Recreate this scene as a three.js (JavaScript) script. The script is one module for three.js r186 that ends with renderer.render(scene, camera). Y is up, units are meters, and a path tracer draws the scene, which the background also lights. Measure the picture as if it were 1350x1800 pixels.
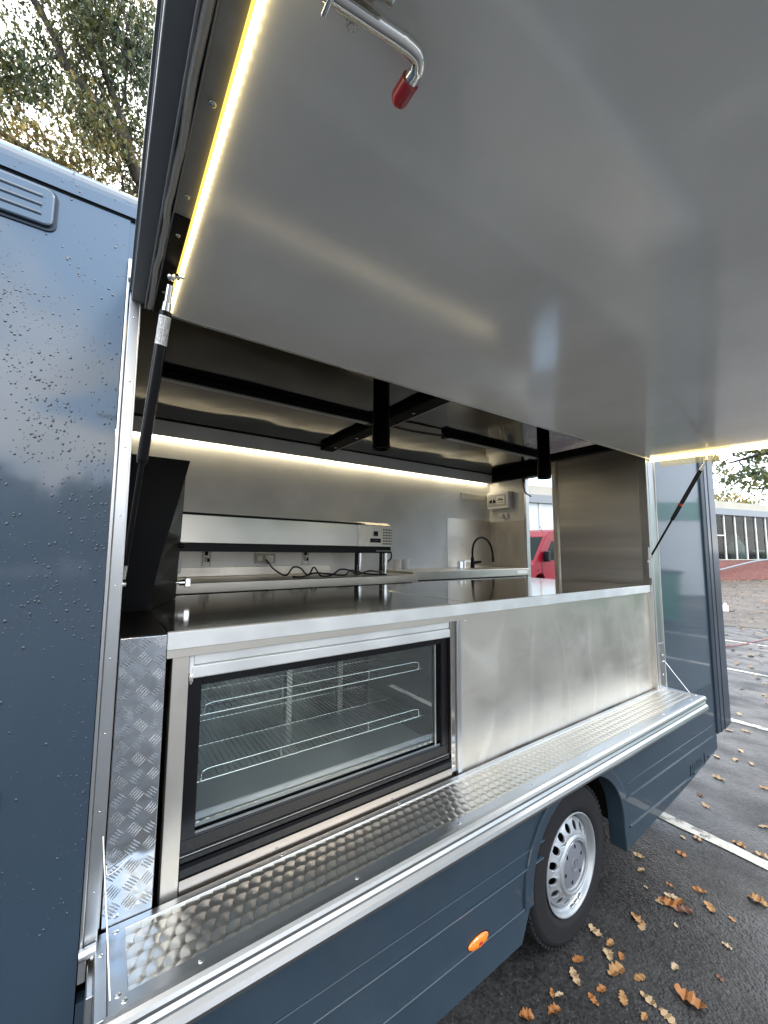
import * as THREE from 'three';
import { RoundedBoxGeometry } from 'three/addons/geometries/RoundedBoxGeometry.js';
import { mergeGeometries } from 'three/addons/utils/BufferGeometryUtils.js';
import { TextGeometry } from 'three/addons/geometries/TextGeometry.js';
import { FontLoader } from 'three/addons/loaders/FontLoader.js';
import { RectAreaLightUniformsLib } from 'three/addons/lights/RectAreaLightUniformsLib.js';
RectAreaLightUniformsLib.init();

// ---------------------------------------------------------------- camera, sky, sun, exposure
const scene = new THREE.Scene();
const camera = new THREE.PerspectiveCamera(103.93, 768 / 1024, 0.05, 600);
camera.position.set(0, 1.868, 1.176);
{
  const r = new THREE.Vector3(0.82158, 0.00601, 0.57007), u = new THREE.Vector3(-0.0596, 0.99537, 0.0754), f = new THREE.Vector3(0.56698, 0.09592, -0.81813);
  camera.quaternion.setFromRotationMatrix(new THREE.Matrix4().makeBasis(r, u, f.negate()));
}
const renderer = new THREE.WebGLRenderer({ antialias: true });
renderer.toneMapping = THREE.LinearToneMapping;
renderer.toneMappingExposure = 1.75;
renderer.shadowMap.enabled = true;

let seed = 20241;
const rnd = () => { seed = (seed + 0x6d2b79f5) | 0; let t = Math.imul(seed ^ (seed >>> 15), 1 | seed); t = (t + Math.imul(t ^ (t >>> 7), 61 | t)) ^ t; return ((t ^ (t >>> 14)) >>> 0) / 4294967296; };
const rr = (a, b) => a + (b - a) * rnd();
const hash = (x, y, z) => { let h = Math.imul(x, 374761393) ^ Math.imul(y, 668265263) ^ Math.imul(z, 2147483647 ^ 0x5bd1e995); h = Math.imul(h ^ (h >>> 13), 1274126177); h ^= h >>> 16; return (h >>> 0) / 4294967296; };
const sm = (t) => t * t * (3 - 2 * t), lerp = (a, b, t) => a + (b - a) * t, clamp = (x, a = 0, b = 1) => Math.min(b, Math.max(a, x));
function noise(x, y, z = 0, px = 0, py = 0) {           // value noise; px, py make it periodic
  const xi = Math.floor(x), yi = Math.floor(y), zi = Math.floor(z), xf = sm(x - xi), yf = sm(y - yi), zf = sm(z - zi);
  const w = (i, p) => (p ? ((i % p) + p) % p : i), h = (a, b, c) => hash(w(xi + a, px), w(yi + b, py), zi + c);
  const l = (c) => lerp(lerp(h(0, 0, c), h(1, 0, c), xf), lerp(h(0, 1, c), h(1, 1, c), xf), yf);
  return lerp(l(0), l(1), zf);
}
function fbm(x, y, z, oct, px = 0, py = 0) { let s = 0, a = 0.5, n = 0; for (let i = 0; i < oct; i++) { s += a * noise(x, y, z + i * 17, px, py); n += a; a *= 0.5; x *= 2; y *= 2; px *= 2; py *= 2; } return s / n; }

{ // broken overcast sky
  const W = 1024, H = 512, d = new Float32Array(W * H * 4);
  for (let j = 0; j < H; j++) for (let i = 0; i < W; i++) {
    const az = ((i + 0.5) / W - 0.5) * 2 * Math.PI, el = ((j + 0.5) / H - 0.5) * Math.PI, y = Math.sin(el), c = Math.cos(el), x = c * Math.cos(az), z = c * Math.sin(az);
    const yy = Math.max(y, 0), k = 1 / (yy + 0.22), u = x * k * 1.5 + 36.19, v = z * k * 1.5 + 22.73;
    const wv = fbm(u * 0.8 + 9, v * 0.8, 3, 3) * 1.4;
    const cl = sm(clamp((fbm(u + wv, v + wv * 0.6, 1, 6) - 0.40) / 0.2)), th = fbm(u * 1.7 + wv, v * 1.7, 9, 5);
    const br = 1.45 + 0.35 * Math.pow(yy, 0.6), grey = (1.45 + 1.3 * (th - 0.42)) * (1.12 - 0.12 * yy);
    const blue = [0.46 * br, 0.74 * br, 1.16 * br], cloud = [grey * 1.28, grey * 1.25, grey * 1.22];
    const hz = Math.exp(-yy * 7);
    for (let q = 0; q < 3; q++) { let s = lerp(blue[q], cloud[q], lerp(cl, 1, hz * 0.85)); if (y < 0) s = lerp(s, [0.25, 0.25, 0.25][q], clamp(-y * 12)); d[(j * W + i) * 4 + q] = s * SKY(); }
    d[(j * W + i) * 4 + 3] = 1;
  }
  function SKY() { return 1.25; }
  const t = new THREE.DataTexture(d, W, H, THREE.RGBAFormat, THREE.FloatType);
  t.mapping = THREE.EquirectangularReflectionMapping; t.magFilter = THREE.LinearFilter; t.needsUpdate = true;
  scene.background = t; scene.environment = t;
}
const sun = new THREE.DirectionalLight(new THREE.Color(1, 0.96, 0.9), 1.3);
sun.position.set(10, 20, 19); sun.castShadow = true; sun.shadow.radius = 30; sun.shadow.mapSize.set(2048, 2048);
Object.assign(sun.shadow.camera, { left: -25, right: 25, top: 25, bottom: -25, near: 1, far: 90 });
scene.add(sun);

// ---------------------------------------------------------------- helpers
const V = (x, y, z) => new THREE.Vector3(x, y, z);
function clean(g) { // position, normal, uv only; non-indexed
  const n = g.index ? g.toNonIndexed() : g; for (const k of Object.keys(n.attributes)) if (!['position', 'normal', 'uv'].includes(k)) n.deleteAttribute(k);
  if (!n.attributes.normal) n.computeVertexNormals();
  if (!n.attributes.uv) n.setAttribute('uv', new THREE.BufferAttribute(new Float32Array(n.attributes.position.count * 2), 2));
  return n;
}
function wuv(g) { // uv in metres by dominant normal
  g = clean(g); const p = g.attributes.position, uv = g.attributes.uv, a = V(), b = V(), c = V();
  for (let i = 0; i < p.count; i += 3) {
    a.fromBufferAttribute(p, i); b.fromBufferAttribute(p, i + 1).sub(a); c.fromBufferAttribute(p, i + 2).sub(a); b.cross(c);
    const x = Math.abs(b.x), y = Math.abs(b.y), z = Math.abs(b.z);
    for (let k = 0; k < 3; k++) { const X = p.getX(i + k), Y = p.getY(i + k), Z = p.getZ(i + k); if (x >= y && x >= z) uv.setXY(i + k, Z, Y); else if (y >= z) uv.setXY(i + k, X, Z); else uv.setXY(i + k, X, Y); }
  }
  return g;
}
const box = (x0, x1, y0, y1, z0, z1, r = 0) => {
  const w = x1 - x0, h = y1 - y0, d = z1 - z0; r = Math.min(r, w * 0.49, h * 0.49, d * 0.49);
  const g = r > 0 ? new RoundedBoxGeometry(w, h, d, 2, r) : new THREE.BoxGeometry(w, h, d);
  return wuv(g.translate((x0 + x1) / 2, (y0 + y1) / 2, (z0 + z1) / 2));
};
const shape = (pts) => { const s = new THREE.Shape(); pts.forEach(([x, y], i) => (i ? s.lineTo(x, y) : s.moveTo(x, y))); s.closePath(); return s; };
const extr = (s, depth, bevel = 0, seg = 12) => new THREE.ExtrudeGeometry(s, { depth: depth - 2 * bevel, bevelEnabled: bevel > 0, bevelSize: bevel, bevelThickness: bevel, bevelOffset: -bevel, bevelSegments: 2, curveSegments: seg }).translate(0, 0, bevel);
const prismX = (pts, x0, x1, b = 0) => wuv(extr(shape(pts.map(([z, y]) => [-z, y])), x1 - x0, b).rotateY(Math.PI / 2).translate(x0, 0, 0));   // pts [z, y]
const prismZ = (s, z0, z1, b = 0, seg = 24) => wuv(extr(Array.isArray(s) ? shape(s) : s, z1 - z0, b, seg).translate(0, 0, z0));   // pts [x, y]
const prismY = (pts, y0, y1, b = 0) => wuv(extr(shape(pts.map(([x, z]) => [x, -z])), y1 - y0, b).rotateX(-Math.PI / 2).translate(0, y0, 0)); // pts [x, z]
function rod(a, b, r0, r1 = r0, seg = 14, capped = true) {
  const A = V(...a), B = V(...b), L = A.distanceTo(B), g = new THREE.CylinderGeometry(r1, r0, L, seg, 1, !capped);
  g.applyQuaternion(new THREE.Quaternion().setFromUnitVectors(V(0, 1, 0), B.clone().sub(A).normalize())); return clean(g.translate((A.x + B.x) / 2, (A.y + B.y) / 2, (A.z + B.z) / 2));
}
const ball = (c, r, sx = 1, sy = 1, sz = 1, seg = 14) => clean(new THREE.SphereGeometry(r, seg, Math.ceil(seg * 0.7)).scale(sx, sy, sz).translate(...c));
function tube(pts, r, seg = 40, rad = 10, tension = 0.5) { return clean(new THREE.TubeGeometry(new THREE.CatmullRomCurve3(pts.map((p) => V(...p)), false, 'catmullrom', tension), seg, r, rad)); }
const names = new Map();
const numbered = (n) => { const k = names.get(n) || 0; names.set(n, k + 1); return k ? n + '_' + String(k).padStart(3, '0') : n; };
function part(name, geos, mat, parent, label) {
  const list = (Array.isArray(geos) ? geos : [geos]).map(clean), m = new THREE.Mesh(list.length > 1 ? mergeGeometries(list) : list[0], mat);
  m.name = parent === scene ? numbered(name) : name; m.castShadow = m.receiveShadow = true; if (label) m.userData.label = label; parent.add(m); return m;
}
function thing(name, label, category, pos = [0, 0, 0], group) { const o = new THREE.Group(); o.name = numbered(name); o.position.set(...pos); o.userData = { label, category }; if (group) o.userData.group = group; scene.add(o); return o; }
function tag(o, label, category, group, kind) { Object.assign(o.userData, { label, category }); if (group) o.userData.group = group; if (kind) o.userData.kind = kind; return o; }
function struct(name, geos, mat, label) { const m = part(name, geos, mat, scene); m.userData.kind = 'structure'; m.userData.label = label; m.userData.category = name.replace(/_/g, ' '); return m; }
function stuffPart(name, geos, mat, parent, label) { const m = part(name, geos, mat, parent, label); m.userData.kind = 'stuff'; return m; }
const mesh = (name, g, mat, parent) => { const m = new THREE.Mesh(g, mat); m.name = name; m.castShadow = m.receiveShadow = true; parent.add(m); return m; };

// ---------------------------------------------------------------- textures and materials
function tex(w, h, fn, srgb = false, rep = 1) {
  const d = new Uint8Array(w * h * 4);
  for (let j = 0; j < h; j++) for (let i = 0; i < w; i++) { const c = fn(i / w, j / h, i, j), o = (j * w + i) * 4; if (c.length) { d[o] = clamp(c[0]) * 255; d[o + 1] = clamp(c[1]) * 255; d[o + 2] = clamp(c[2]) * 255; } else d[o] = d[o + 1] = d[o + 2] = clamp(c) * 255; d[o + 3] = 255; }
  const t = new THREE.DataTexture(d, w, h, THREE.RGBAFormat); t.wrapS = t.wrapT = THREE.RepeatWrapping; t.magFilter = THREE.LinearFilter; t.minFilter = THREE.LinearMipmapLinearFilter; t.generateMipmaps = true;
  if (srgb) t.colorSpace = THREE.SRGBColorSpace; t.repeat.set(1 / rep, 1 / rep); t.needsUpdate = true; return t;
}
const withRep = (t, rx, ry = rx) => { const c = t.clone(); c.repeat.set(1 / rx, 1 / ry); c.needsUpdate = true; return c; };
const lin = (r, g, b) => new THREE.Color().setRGB(r, g, b);
const M = {};
const std = (n, o) => { const m = new THREE.MeshPhysicalMaterial(o); m.name = n; return (M[n] = m); };
const smudgeT = tex(512, 512, (u, v) => { const a = fbm(u * 4, v * 4, 2, 5, 4, 4), b = fbm(u * 9 + a * 3, v * 3, 7, 4, 0, 3); return 0.32 + 0.55 * clamp((a - 0.36) * 1.9) * 0.7 + 0.18 * b; }, false, 0.9);
const streakT = tex(512, 512, (u, v) => 0.5 + 0.28 * (noise(u * 6, v * 256, 1, 6, 256) - 0.5) + 0.3 * (noise(u * 3, v * 128, 4, 3, 128) - 0.5) + 0.2 * (noise(u * 2, v * 40, 8, 2, 40) - 0.5), false, 0.4);
const streakRough = tex(512, 512, (u, v) => 0.62 + 0.3 * (noise(u * 4, v * 200, 1, 4, 200) - 0.5) * 0.3 + 0.4 * (fbm(u * 4, v * 4, 5, 4, 4, 4) - 0.45), false, 0.8);
const waveT = tex(256, 256, (u, v) => fbm(u * 3, v * 3, 3, 3, 3, 3), false, 1.7);
const peelT = tex(512, 512, (u, v) => 0.5 * noise(u * 64, v * 64, 1, 64, 64) + 0.5 * fbm(u * 24, v * 24, 5, 3, 24, 24), false, 0.5);
const panelT = tex(1024, 1024, (u, v) => 0.9 * fbm(u * 5, v * 5, 3, 3, 5, 5) + 0.035 * noise(u * 240, v * 240, 1, 240, 240), false, 2.1);
const dirtT = tex(512, 512, (u, v) => { const a = fbm(u * 5, v * 5, 2, 6, 5, 5); const k = 0.86 + 0.28 * (a - 0.5); return [k, k, k * 0.985]; }, false, 1.3);
const bandT = tex(16, 512, (u, v) => fbm(0.5, v * 7, 3, 4, 0, 7), false, 1.3);
const steelDirt = tex(1024, 512, (u, v) => { // long wipe marks and a few blotches
  const w = fbm(u * 3, v * 2, 8, 3, 3, 2), a = fbm(u * 10 + 2.2 * w, v * 1.6 + w, 2, 5, 0, 0), e = Math.abs(fbm(u * 7 + 3 * w, v * 1.5, 21, 3) - 0.5), bl = fbm(u * 12, v * 12, 31, 4, 12, 12);
  const f = clamp(Math.min(u, 1 - u, v, 1 - v) * 14), k = 0.9 + f * (0.16 * (a - 0.48) + 0.1 * clamp(1 - e * 26) - 0.09 * clamp((bl - 0.64) * 6)); return [k, k * 0.985, k * 0.955]; }, false, 1.6);
const splashT = tex(1024, 1024, (u, v) => { const y = v, m = clamp((0.62 - y) / 0.5), sp = noise(u * 170, v * 170, 3, 170, 170), f = fbm(u * 9, v * 6, 6, 5, 9, 6), d = clamp((sp - 0.9 + 0.16 * m + 0.1 * (f - 0.5)) * 9) * m * 0.5 + m * m * 0.35 * clamp((f - 0.35) * 2); const b = 0.82 + 0.2 * (f - 0.5); return [lerp(b * 0.8, 1, d), lerp(b * 0.8, 0.88, d), lerp(b * 0.8, 0.7, d)]; }, false, 1);
std('paint', { color: lin(0.019, 0.041, 0.065), metalness: 0.25, roughness: 0.45, clearcoat: 1, clearcoatRoughness: 0.06, ior: 1.6, bumpMap: waveT, bumpScale: 0.0012 });
std('paint_dark', { color: lin(0.014, 0.022, 0.034), roughness: 0.45, clearcoat: 0.15, clearcoatRoughness: 0.1, specularIntensity: 0.5 });
std('paint_lower', { color: lin(0.031, 0.053, 0.075), roughness: 0.5, specularIntensity: 0.4, clearcoat: 0.55, clearcoatRoughness: 0.06, map: splashT });
std('alu', { color: lin(0.62, 0.625, 0.63), metalness: 1, roughness: 0.3, map: dirtT });
std('alu_edge', { color: lin(0.86, 0.87, 0.86), metalness: 1, roughness: 0.58, map: withRep(dirtT, 0.6) });
std('alu_bright', { color: lin(0.66, 0.66, 0.655), metalness: 1, roughness: 0.34, map: withRep(dirtT, 0.5) });
std('steel', { color: lin(0.66, 0.63, 0.58), metalness: 1, roughness: 0.66, roughnessMap: streakRough, map: steelDirt });
std('steel_polished', { color: lin(0.52, 0.5, 0.475), metalness: 1, roughness: 0.16, roughnessMap: withRep(streakRough, 1.1), map: dirtT });
std('steel_part', { color: lin(0.5, 0.48, 0.45), metalness: 1, roughness: 0.34, anisotropy: 0.6, bumpMap: bandT, bumpScale: 0.006 });
std('ceiling_steel', { color: lin(0.095, 0.086, 0.075), metalness: 1, roughness: 0.13, roughnessMap: streakRough, bumpMap: waveT, bumpScale: 0.011 });
std('chrome', { color: lin(0.8, 0.8, 0.78), metalness: 1, roughness: 0.14 });
std('zinc', { color: lin(0.66, 0.66, 0.62), metalness: 1, roughness: 0.3, roughnessMap: smudgeT });
std('white_panel', { color: lin(0.88, 0.88, 0.865), roughness: 0.34, clearcoat: 0.5, clearcoatRoughness: 0.12, bumpMap: peelT, bumpScale: 0.00012, map: dirtT });
std('flap_panel', { color: lin(0.93, 0.93, 0.91), roughness: 0.4, clearcoat: 0.85, clearcoatRoughness: 0.11, bumpMap: panelT, bumpScale: 0.004, map: dirtT });
std('white_plastic', { color: lin(0.75, 0.75, 0.73), roughness: 0.4 });
std('grey_plastic', { color: lin(0.42, 0.43, 0.43), roughness: 0.45 });
std('pelmet', { color: lin(0.75, 0.75, 0.73), roughness: 0.4, map: dirtT });
std('black_wet', { color: lin(0.003, 0.003, 0.0035), roughness: 0.4 });
std('black', { color: lin(0.003, 0.003, 0.0035), roughness: 0.4, specularIntensity: 0.35 });
std('black_matt', { color: lin(0.003, 0.003, 0.0035), roughness: 0.8, specularIntensity: 0.3 });
std('black_textured', { color: lin(0.002, 0.002, 0.0025), roughness: 0.32, specularIntensity: 0.13, bumpMap: withRep(peelT, 0.12), bumpScale: 0.0004 });
std('black_gloss', { color: lin(0.004, 0.004, 0.005), roughness: 0.18, specularIntensity: 0.6 });
std('rubber', { color: lin(0.011, 0.011, 0.012), roughness: 0.85, specularIntensity: 0.5, bumpMap: withRep(peelT, 0.2), bumpScale: 0.0006 });
std('seal', { color: lin(0.42, 0.41, 0.38), roughness: 0.5, bumpMap: withRep(peelT, 0.3), bumpScale: 0.0005 });
std('frame_grey', { color: lin(0.24, 0.245, 0.25), roughness: 0.45, clearcoat: 0.3 });
std('skin_edge', { color: lin(0.16, 0.175, 0.185), roughness: 0.4, clearcoat: 0.4, clearcoatRoughness: 0.2 });
std('red_cap', { color: lin(0.42, 0.012, 0.02), roughness: 0.3, clearcoat: 0.5 });
std('orange_lens', { color: lin(0.85, 0.2, 0.01), roughness: 0.25, clearcoat: 1 });
std('red_lens', { color: lin(0.4, 0.01, 0.015), roughness: 0.2, clearcoat: 1 });
std('red_band', { color: lin(0.6, 0.08, 0.03), roughness: 0.5 });
std('rim_silver', { color: lin(0.36, 0.38, 0.4), metalness: 0.5, roughness: 0.42, clearcoat: 0.4, map: withRep(dirtT, 0.3) });
std('hub_grey', { color: lin(0.12, 0.125, 0.14), roughness: 0.55 });
std('glass', { color: lin(0.93, 0.97, 0.96), transmission: 1, roughness: 0, thickness: 0, ior: 1.6 });
std('glass_far', { color: lin(0.5, 0.56, 0.54), transmission: 1, roughness: 0, thickness: 0, ior: 1.45, specularIntensity: 0.3 });
std('glass_frosted', { color: lin(0.42, 0.5, 0.5), roughness: 0.25, clearcoat: 0.6, clearcoatRoughness: 0.05 });
std('cover_plastic', { color: lin(1, 0.95, 0.8), transmission: 0.93, roughness: 0.25, thickness: 0, ior: 1.45 });
std('water', { color: lin(0.02, 0.032, 0.046), roughness: 0.02, ior: 1.4, clearcoat: 1, clearcoatRoughness: 0 });
std('led', { color: lin(0.9, 0.8, 0.5), emissive: lin(1, 0.8, 0.42), emissiveIntensity: 5, roughness: 0.6 });
std('led_side', { color: lin(0.85, 0.68, 0.2), emissive: lin(1, 0.68, 0.12), emissiveIntensity: 0.9, roughness: 0.4 });
std('led_inner', { color: lin(0.9, 0.8, 0.5), emissive: lin(1, 0.84, 0.56), emissiveIntensity: 4, roughness: 0.6 });
std('diffuser', { color: lin(0.3, 0.3, 0.31), roughness: 0.4 });
std('cable', { color: lin(0.012, 0.012, 0.012), roughness: 0.55 });
// engine-turned steel: overlapping brushed discs, each slightly domed
{
  const N = 512, R = 1.0, cells = [];
  const nm = new Uint8Array(N * N * 4), cm = new Uint8Array(N * N * 4), K = 4;   // K x K discs per tile
  for (let r = -2; r < K + 3; r++) for (let c = -2; c < K + 3; c++) cells.push([c + 0.5 + (((r % 2) + 2) % 2) * 0.5, r * 1.0 + 0.5, r, c]);
  for (let j = 0; j < N; j++) for (let i = 0; i < N; i++) {
    const x = (i / N) * K, y = (j / N) * K; let best = null, bo = -1e9;
    for (const [cx, cy, r, c] of cells) { const dx = x - cx, dy = y - cy, d2 = (dx * dx + dy * dy) / (0.74 * 0.74); if (d2 < 1) { const o = r * 10 + c * 0.1; if (o > bo) { bo = o; best = [dx / 0.74, dy / 0.74, d2]; } } }
    const [dx, dy, d2] = best || [0, 0, 0], a = Math.atan2(dy, dx), rad = Math.sqrt(d2), gr = (hash(Math.floor(rad * 60), Math.floor(bo * 3), 5) - 0.5) * 0.25;
    const t = 0.15 * Math.min(1, rad * 5) + gr * 0.16, nx = Math.cos(a) * t, ny = Math.sin(a) * t, o = (j * N + i) * 4;
    nm[o] = (nx * 0.5 + 0.5) * 255; nm[o + 1] = (ny * 0.5 + 0.5) * 255; nm[o + 2] = 255; nm[o + 3] = 255;
    const k = 0.86 + gr * 0.5 - (rad > 0.92 ? 0.25 : 0); cm[o] = k * 255; cm[o + 1] = k * 251; cm[o + 2] = k * 240; cm[o + 3] = 255;
  }
  const mk = (d) => { const t = new THREE.DataTexture(d, N, N, THREE.RGBAFormat); t.wrapS = t.wrapT = THREE.RepeatWrapping; t.magFilter = THREE.LinearFilter; t.repeat.set(1 / 0.128, 1 / 0.128); t.needsUpdate = true; return t; };
  std('scale_steel', { color: lin(0.74, 0.71, 0.66), metalness: 1, roughness: 0.32, normalMap: mk(nm), normalScale: new THREE.Vector2(1, 1), map: mk(cm) });
}

const FL = (p) => { // point on the hinged flap: x, metres out from the hinge, metres below its inner face
  const a = 2.477 * Math.PI / 180; return [p[0], 2.4932 - p[1] * Math.sin(a) - p[2] * Math.cos(a), 0.0045 + p[1] * Math.cos(a) - p[2] * Math.sin(a)];
};
// box in flap coordinates: x0..x1, s0..s1 out, d0..d1 (down positive)
const fbox = (x0, x1, s0, s1, d0, d1, r = 0) => { const g = box(x0, x1, -d1, -d0, s0, s1, r); return g.rotateX(2.477 * Math.PI / 180).translate(0, 2.4932, 0.0045); };
const LEN = 1.52;

// ================================================================ ground
{
  const colT = tex(1024, 1024, (u, v, i, j) => {
    const g = fbm(u * 12, v * 12, 2, 4, 12, 12), s = noise(u * 300, v * 300, 6, 300, 300), s2 = noise(u * 150, v * 150, 16, 150, 150), big = s > 0.8 ? 0.55 * (s - 0.8) / 0.2 : 0;
    const k = 0.082 + 0.06 * (g - 0.5) + 0.07 * (s2 - 0.5) + 0.42 * big * hash(i >> 2, j >> 2, 9); return [k, k * 0.995, k * 0.99];
  }, false, 1.7);
  const bmp = tex(1024, 1024, (u, v) => 0.55 * noise(u * 260, v * 260, 3, 260, 260) + 0.3 * noise(u * 120, v * 120, 8, 120, 120) + 0.15 * fbm(u * 20, v * 20, 1, 3, 20, 20), false, 1.7);
  std('asphalt', { color: lin(0.34, 0.335, 0.33), map: colT, bumpMap: bmp, bumpScale: 0.003, specularIntensity: 0.6, roughness: 0.82, roughnessMap: smudgeT });
  const g = new THREE.PlaneGeometry(500, 500, 1, 1).rotateX(-Math.PI / 2); const m = struct('ground', wuv(g), M.asphalt, 'dark damp asphalt of the car park'); m.userData.category = 'asphalt';
  // wet brown verge along the building
  const vt = tex(512, 512, (u, v) => { const a = fbm(u * 6, v * 6, 4, 6, 6, 6), b = noise(u * 120, v * 120, 2, 120, 120); const k = 0.5 + 0.5 * (a - 0.5) + 0.35 * (b - 0.5); return [k, k * 0.93, k * 0.85]; }, false, 4);
  std('verge', { color: lin(0.2, 0.185, 0.17), map: vt, roughness: 0.95 });
  const wx = Math.cos(0.2199), wz = Math.sin(0.2199), P = (s, o) => [18.8 + s * wx - o * wz, -11.55 + s * wz + o * wx];
  const pts = []; for (let s = -14; s <= 60; s += 2) pts.push(P(s, 0.2)); for (let z = 6; z >= -14; z -= 0.5) pts.push([13.2 + (z > -3 ? (z + 3) * 0.35 : 0) + 0.5 * (noise(z * 0.9, 2) - 0.5), z]);
  struct('verge', prismY(pts, 0.004, 0.008), M.verge, 'brown muddy strip strewn with leaves below the glazed building');
  // parking lines
  const lt = tex(512, 512, (u, v) => { const a = fbm(u * 8, v * 8, 3, 6, 8, 8), c = noise(u * 90, v * 90, 2, 90, 90); const k = clamp((0.62 - a) * 9) * 0.55 + 0.42 - 0.3 * clamp((c - 0.72) * 5); return [k, k * 0.985, k * 0.94]; }, false, 0.8);
  std('line_paint', { color: lin(0.5, 0.49, 0.455), map: lt, roughness: 0.8, bumpMap: bmp, bumpScale: 0.003 });
  const L = [['nearest worn white parking bay line, passing under the rear of the van', 3.375], ['second white parking bay line, just beyond the open rear door', 5.885], ['third white parking bay line, out in the car park', 8.385], ['farthest white parking bay line, next to the muddy strip', 11.03]];
  for (const [lab, x] of L) {
    const a = [], b = []; for (let z = -2.6 - x * 0.5; z < 3.4; z += 0.035) { a.push([x - 0.046 + 0.012 * (noise(z * 14, x) - 0.5), z]); b.push([x + 0.046 + 0.012 * (noise(z * 15, x + 9) - 0.5), z]); }
    const m = part('parking_line', prismY([...a, ...b.reverse()], 0.0035, 0.0055), M.line_paint, scene); tag(m, lab, 'parking line', 'white parking bay lines', 'structure');
  }
}

// ================================================================ catering van
const van = thing('catering_van', 'blue-grey catering van with its serving hatch raised and a drop-down shelf', 'catering van');
{
  // front side panel and its lower part, roof, rear panel
  const side = part('side_panel', [box(-1.5, 0.004, 0.24, 2.755, -0.04, 0.0)], M.paint, van, 'glossy blue-grey front side panel beaded with rain');
  part('header_panel', box(0.004, 3.06, 2.52, 2.755, -0.05, -0.004), M.paint, van);
  part('rear_side_panel', [box(3.058, 3.9, 0.87, 2.755, -0.04, 0.0)], M.paint, van, 'glossy rear side panel reflecting a white building');
  const arc = [[0.006, 2.728], [0.006, 2.757]]; for (let k = 1; k <= 8; k++) { const t = k / 8 * Math.PI / 2; arc.push([-0.075 + 0.081 * Math.cos(t), 2.757 + 0.07 * Math.sin(t)]); } arc.push([-0.12, 2.827], [-0.12, 2.80], [-0.03, 2.728]);
  part('roof_edge', prismX(arc, -1.5, 3.93), M.paint, van, 'rounded roof edge moulding with a shadow groove below');
  part('roof', box(-1.5, 3.93, 2.80, 2.824, -2.14, -0.1), M.paint, van);
  part('groove', box(-1.5, 0.02, 2.7225, 2.7278, -0.002, 0.0015), M.black_matt, van);
  // ventilation grille, upper left
  const rs = (x0, x1, y0, y1, r) => { const s = new THREE.Shape(); s.moveTo(x0 + r, y0); s.lineTo(x1 - r, y0); s.quadraticCurveTo(x1, y0, x1, y0 + r); s.lineTo(x1, y1 - r); s.quadraticCurveTo(x1, y1, x1 - r, y1); s.lineTo(x0 + r, y1); s.quadraticCurveTo(x0, y1, x0, y1 - r); s.lineTo(x0, y0 + r); s.quadraticCurveTo(x0, y0, x0 + r, y0); return s; };
  const vent = part('side_vent', prismZ(rs(-0.62, -0.146, 2.619, 2.712, 0.02), -0.01, 0.012, 0.004), M.paint, van, 'oblong grille cover with raised louvres, upper left of the van');
  for (let k = 0; k < 3; k++) part('louvre', prismX([0, 1, 2, 3, 4, 5, 6].map((q) => [0.0112 + 0.0036 * Math.sin(q / 6 * Math.PI), 2.693 - k * 0.022 - q * 0.0019]), -0.6, -0.168), M.paint, vent);
  part('gasket', prismZ(rs(-0.626, -0.14, 2.611, 2.7165, 0.024), -0.01, 0.0035, 0.0012), M.paint_dark, vent);
  part('fuel_flap', box(-0.4, -0.1485, 1.325, 1.372, 0, 0.004, 0.0015), M.alu, van, 'small light-edged flap at the left margin');
  // water drops (small caps on the front panel)
  {
    const capG = new THREE.SphereGeometry(1, 10, 5, 0, Math.PI * 2, 0, Math.PI / 2).rotateX(Math.PI / 2).scale(1, 1, 0.55), n = 1500, im = new THREE.InstancedMesh(capG, M.water, n), o = new THREE.Object3D(); let k = 0, tries = 0;
    while (k < n && tries++ < 60000) { const x = rr(-0.3, 0.0), y = rr(1.05, 2.81), dens = 0.25 + 1.4 * clamp(fbm(x * 14, y * 7, 4, 3) - 0.42, 0, 1) * 3; if (rnd() > dens * (y < 1.65 ? 0.3 : y > 2.5 ? 0.38 : y > 1.72 && y < 2.4 ? 0.95 : 0.6)) continue;
      if (x < -0.14 && y > 2.61 && y < 2.715 && rnd() < 0.4) continue;
      const r = 0.0011 + 0.0022 * Math.pow(rnd(), 2.5); let z = 0.0; if (y > 2.73) { if (y > 2.757) { const tt = Math.asin(clamp((y - 2.757) / 0.07)); z = -0.075 + 0.081 * Math.cos(tt); } else z = 0.006; } if (x < -0.146 && y > 2.62 && y < 2.712) z = 0.012;
      o.position.set(x, y, z); o.scale.set(r * rr(0.8, 1.1), r * rr(0.9, 1.4), r); o.updateMatrix(); im.setMatrixAt(k++, o.matrix); }
    im.count = k; im.name = 'raindrop'; im.userData = { kind: 'stuff', label: 'beads of rain on the front panel' }; van.add(im);
  }
  // lower skirt with wheel arch
  const cx = 2.005, cy = 0.344, s = new THREE.Shape(); s.moveTo(0.0065, 0.2); s.lineTo(1.53, 0.235); s.lineTo(1.595, 0.36);
  for (let k = 0; k <= 16; k++) { const t = Math.PI - k / 16 * Math.PI; s.lineTo(cx + 0.412 * Math.cos(t), 0.36 + 0.385 * Math.pow(Math.sin(t), 0.85)); }
  s.lineTo(2.46, 0.24); s.lineTo(3.0, 0.285); s.lineTo(3.3, 0.315); s.lineTo(3.75, 0.375); s.lineTo(3.895, 0.395); s.lineTo(3.905, 0.88); s.lineTo(0.0065, 0.88);
  const skirt = part('lower_panel', prismZ(s, -0.03, 0.001, 0.001), M.paint_lower, van, 'ribbed lower skirt panel with wheel arch');
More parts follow.
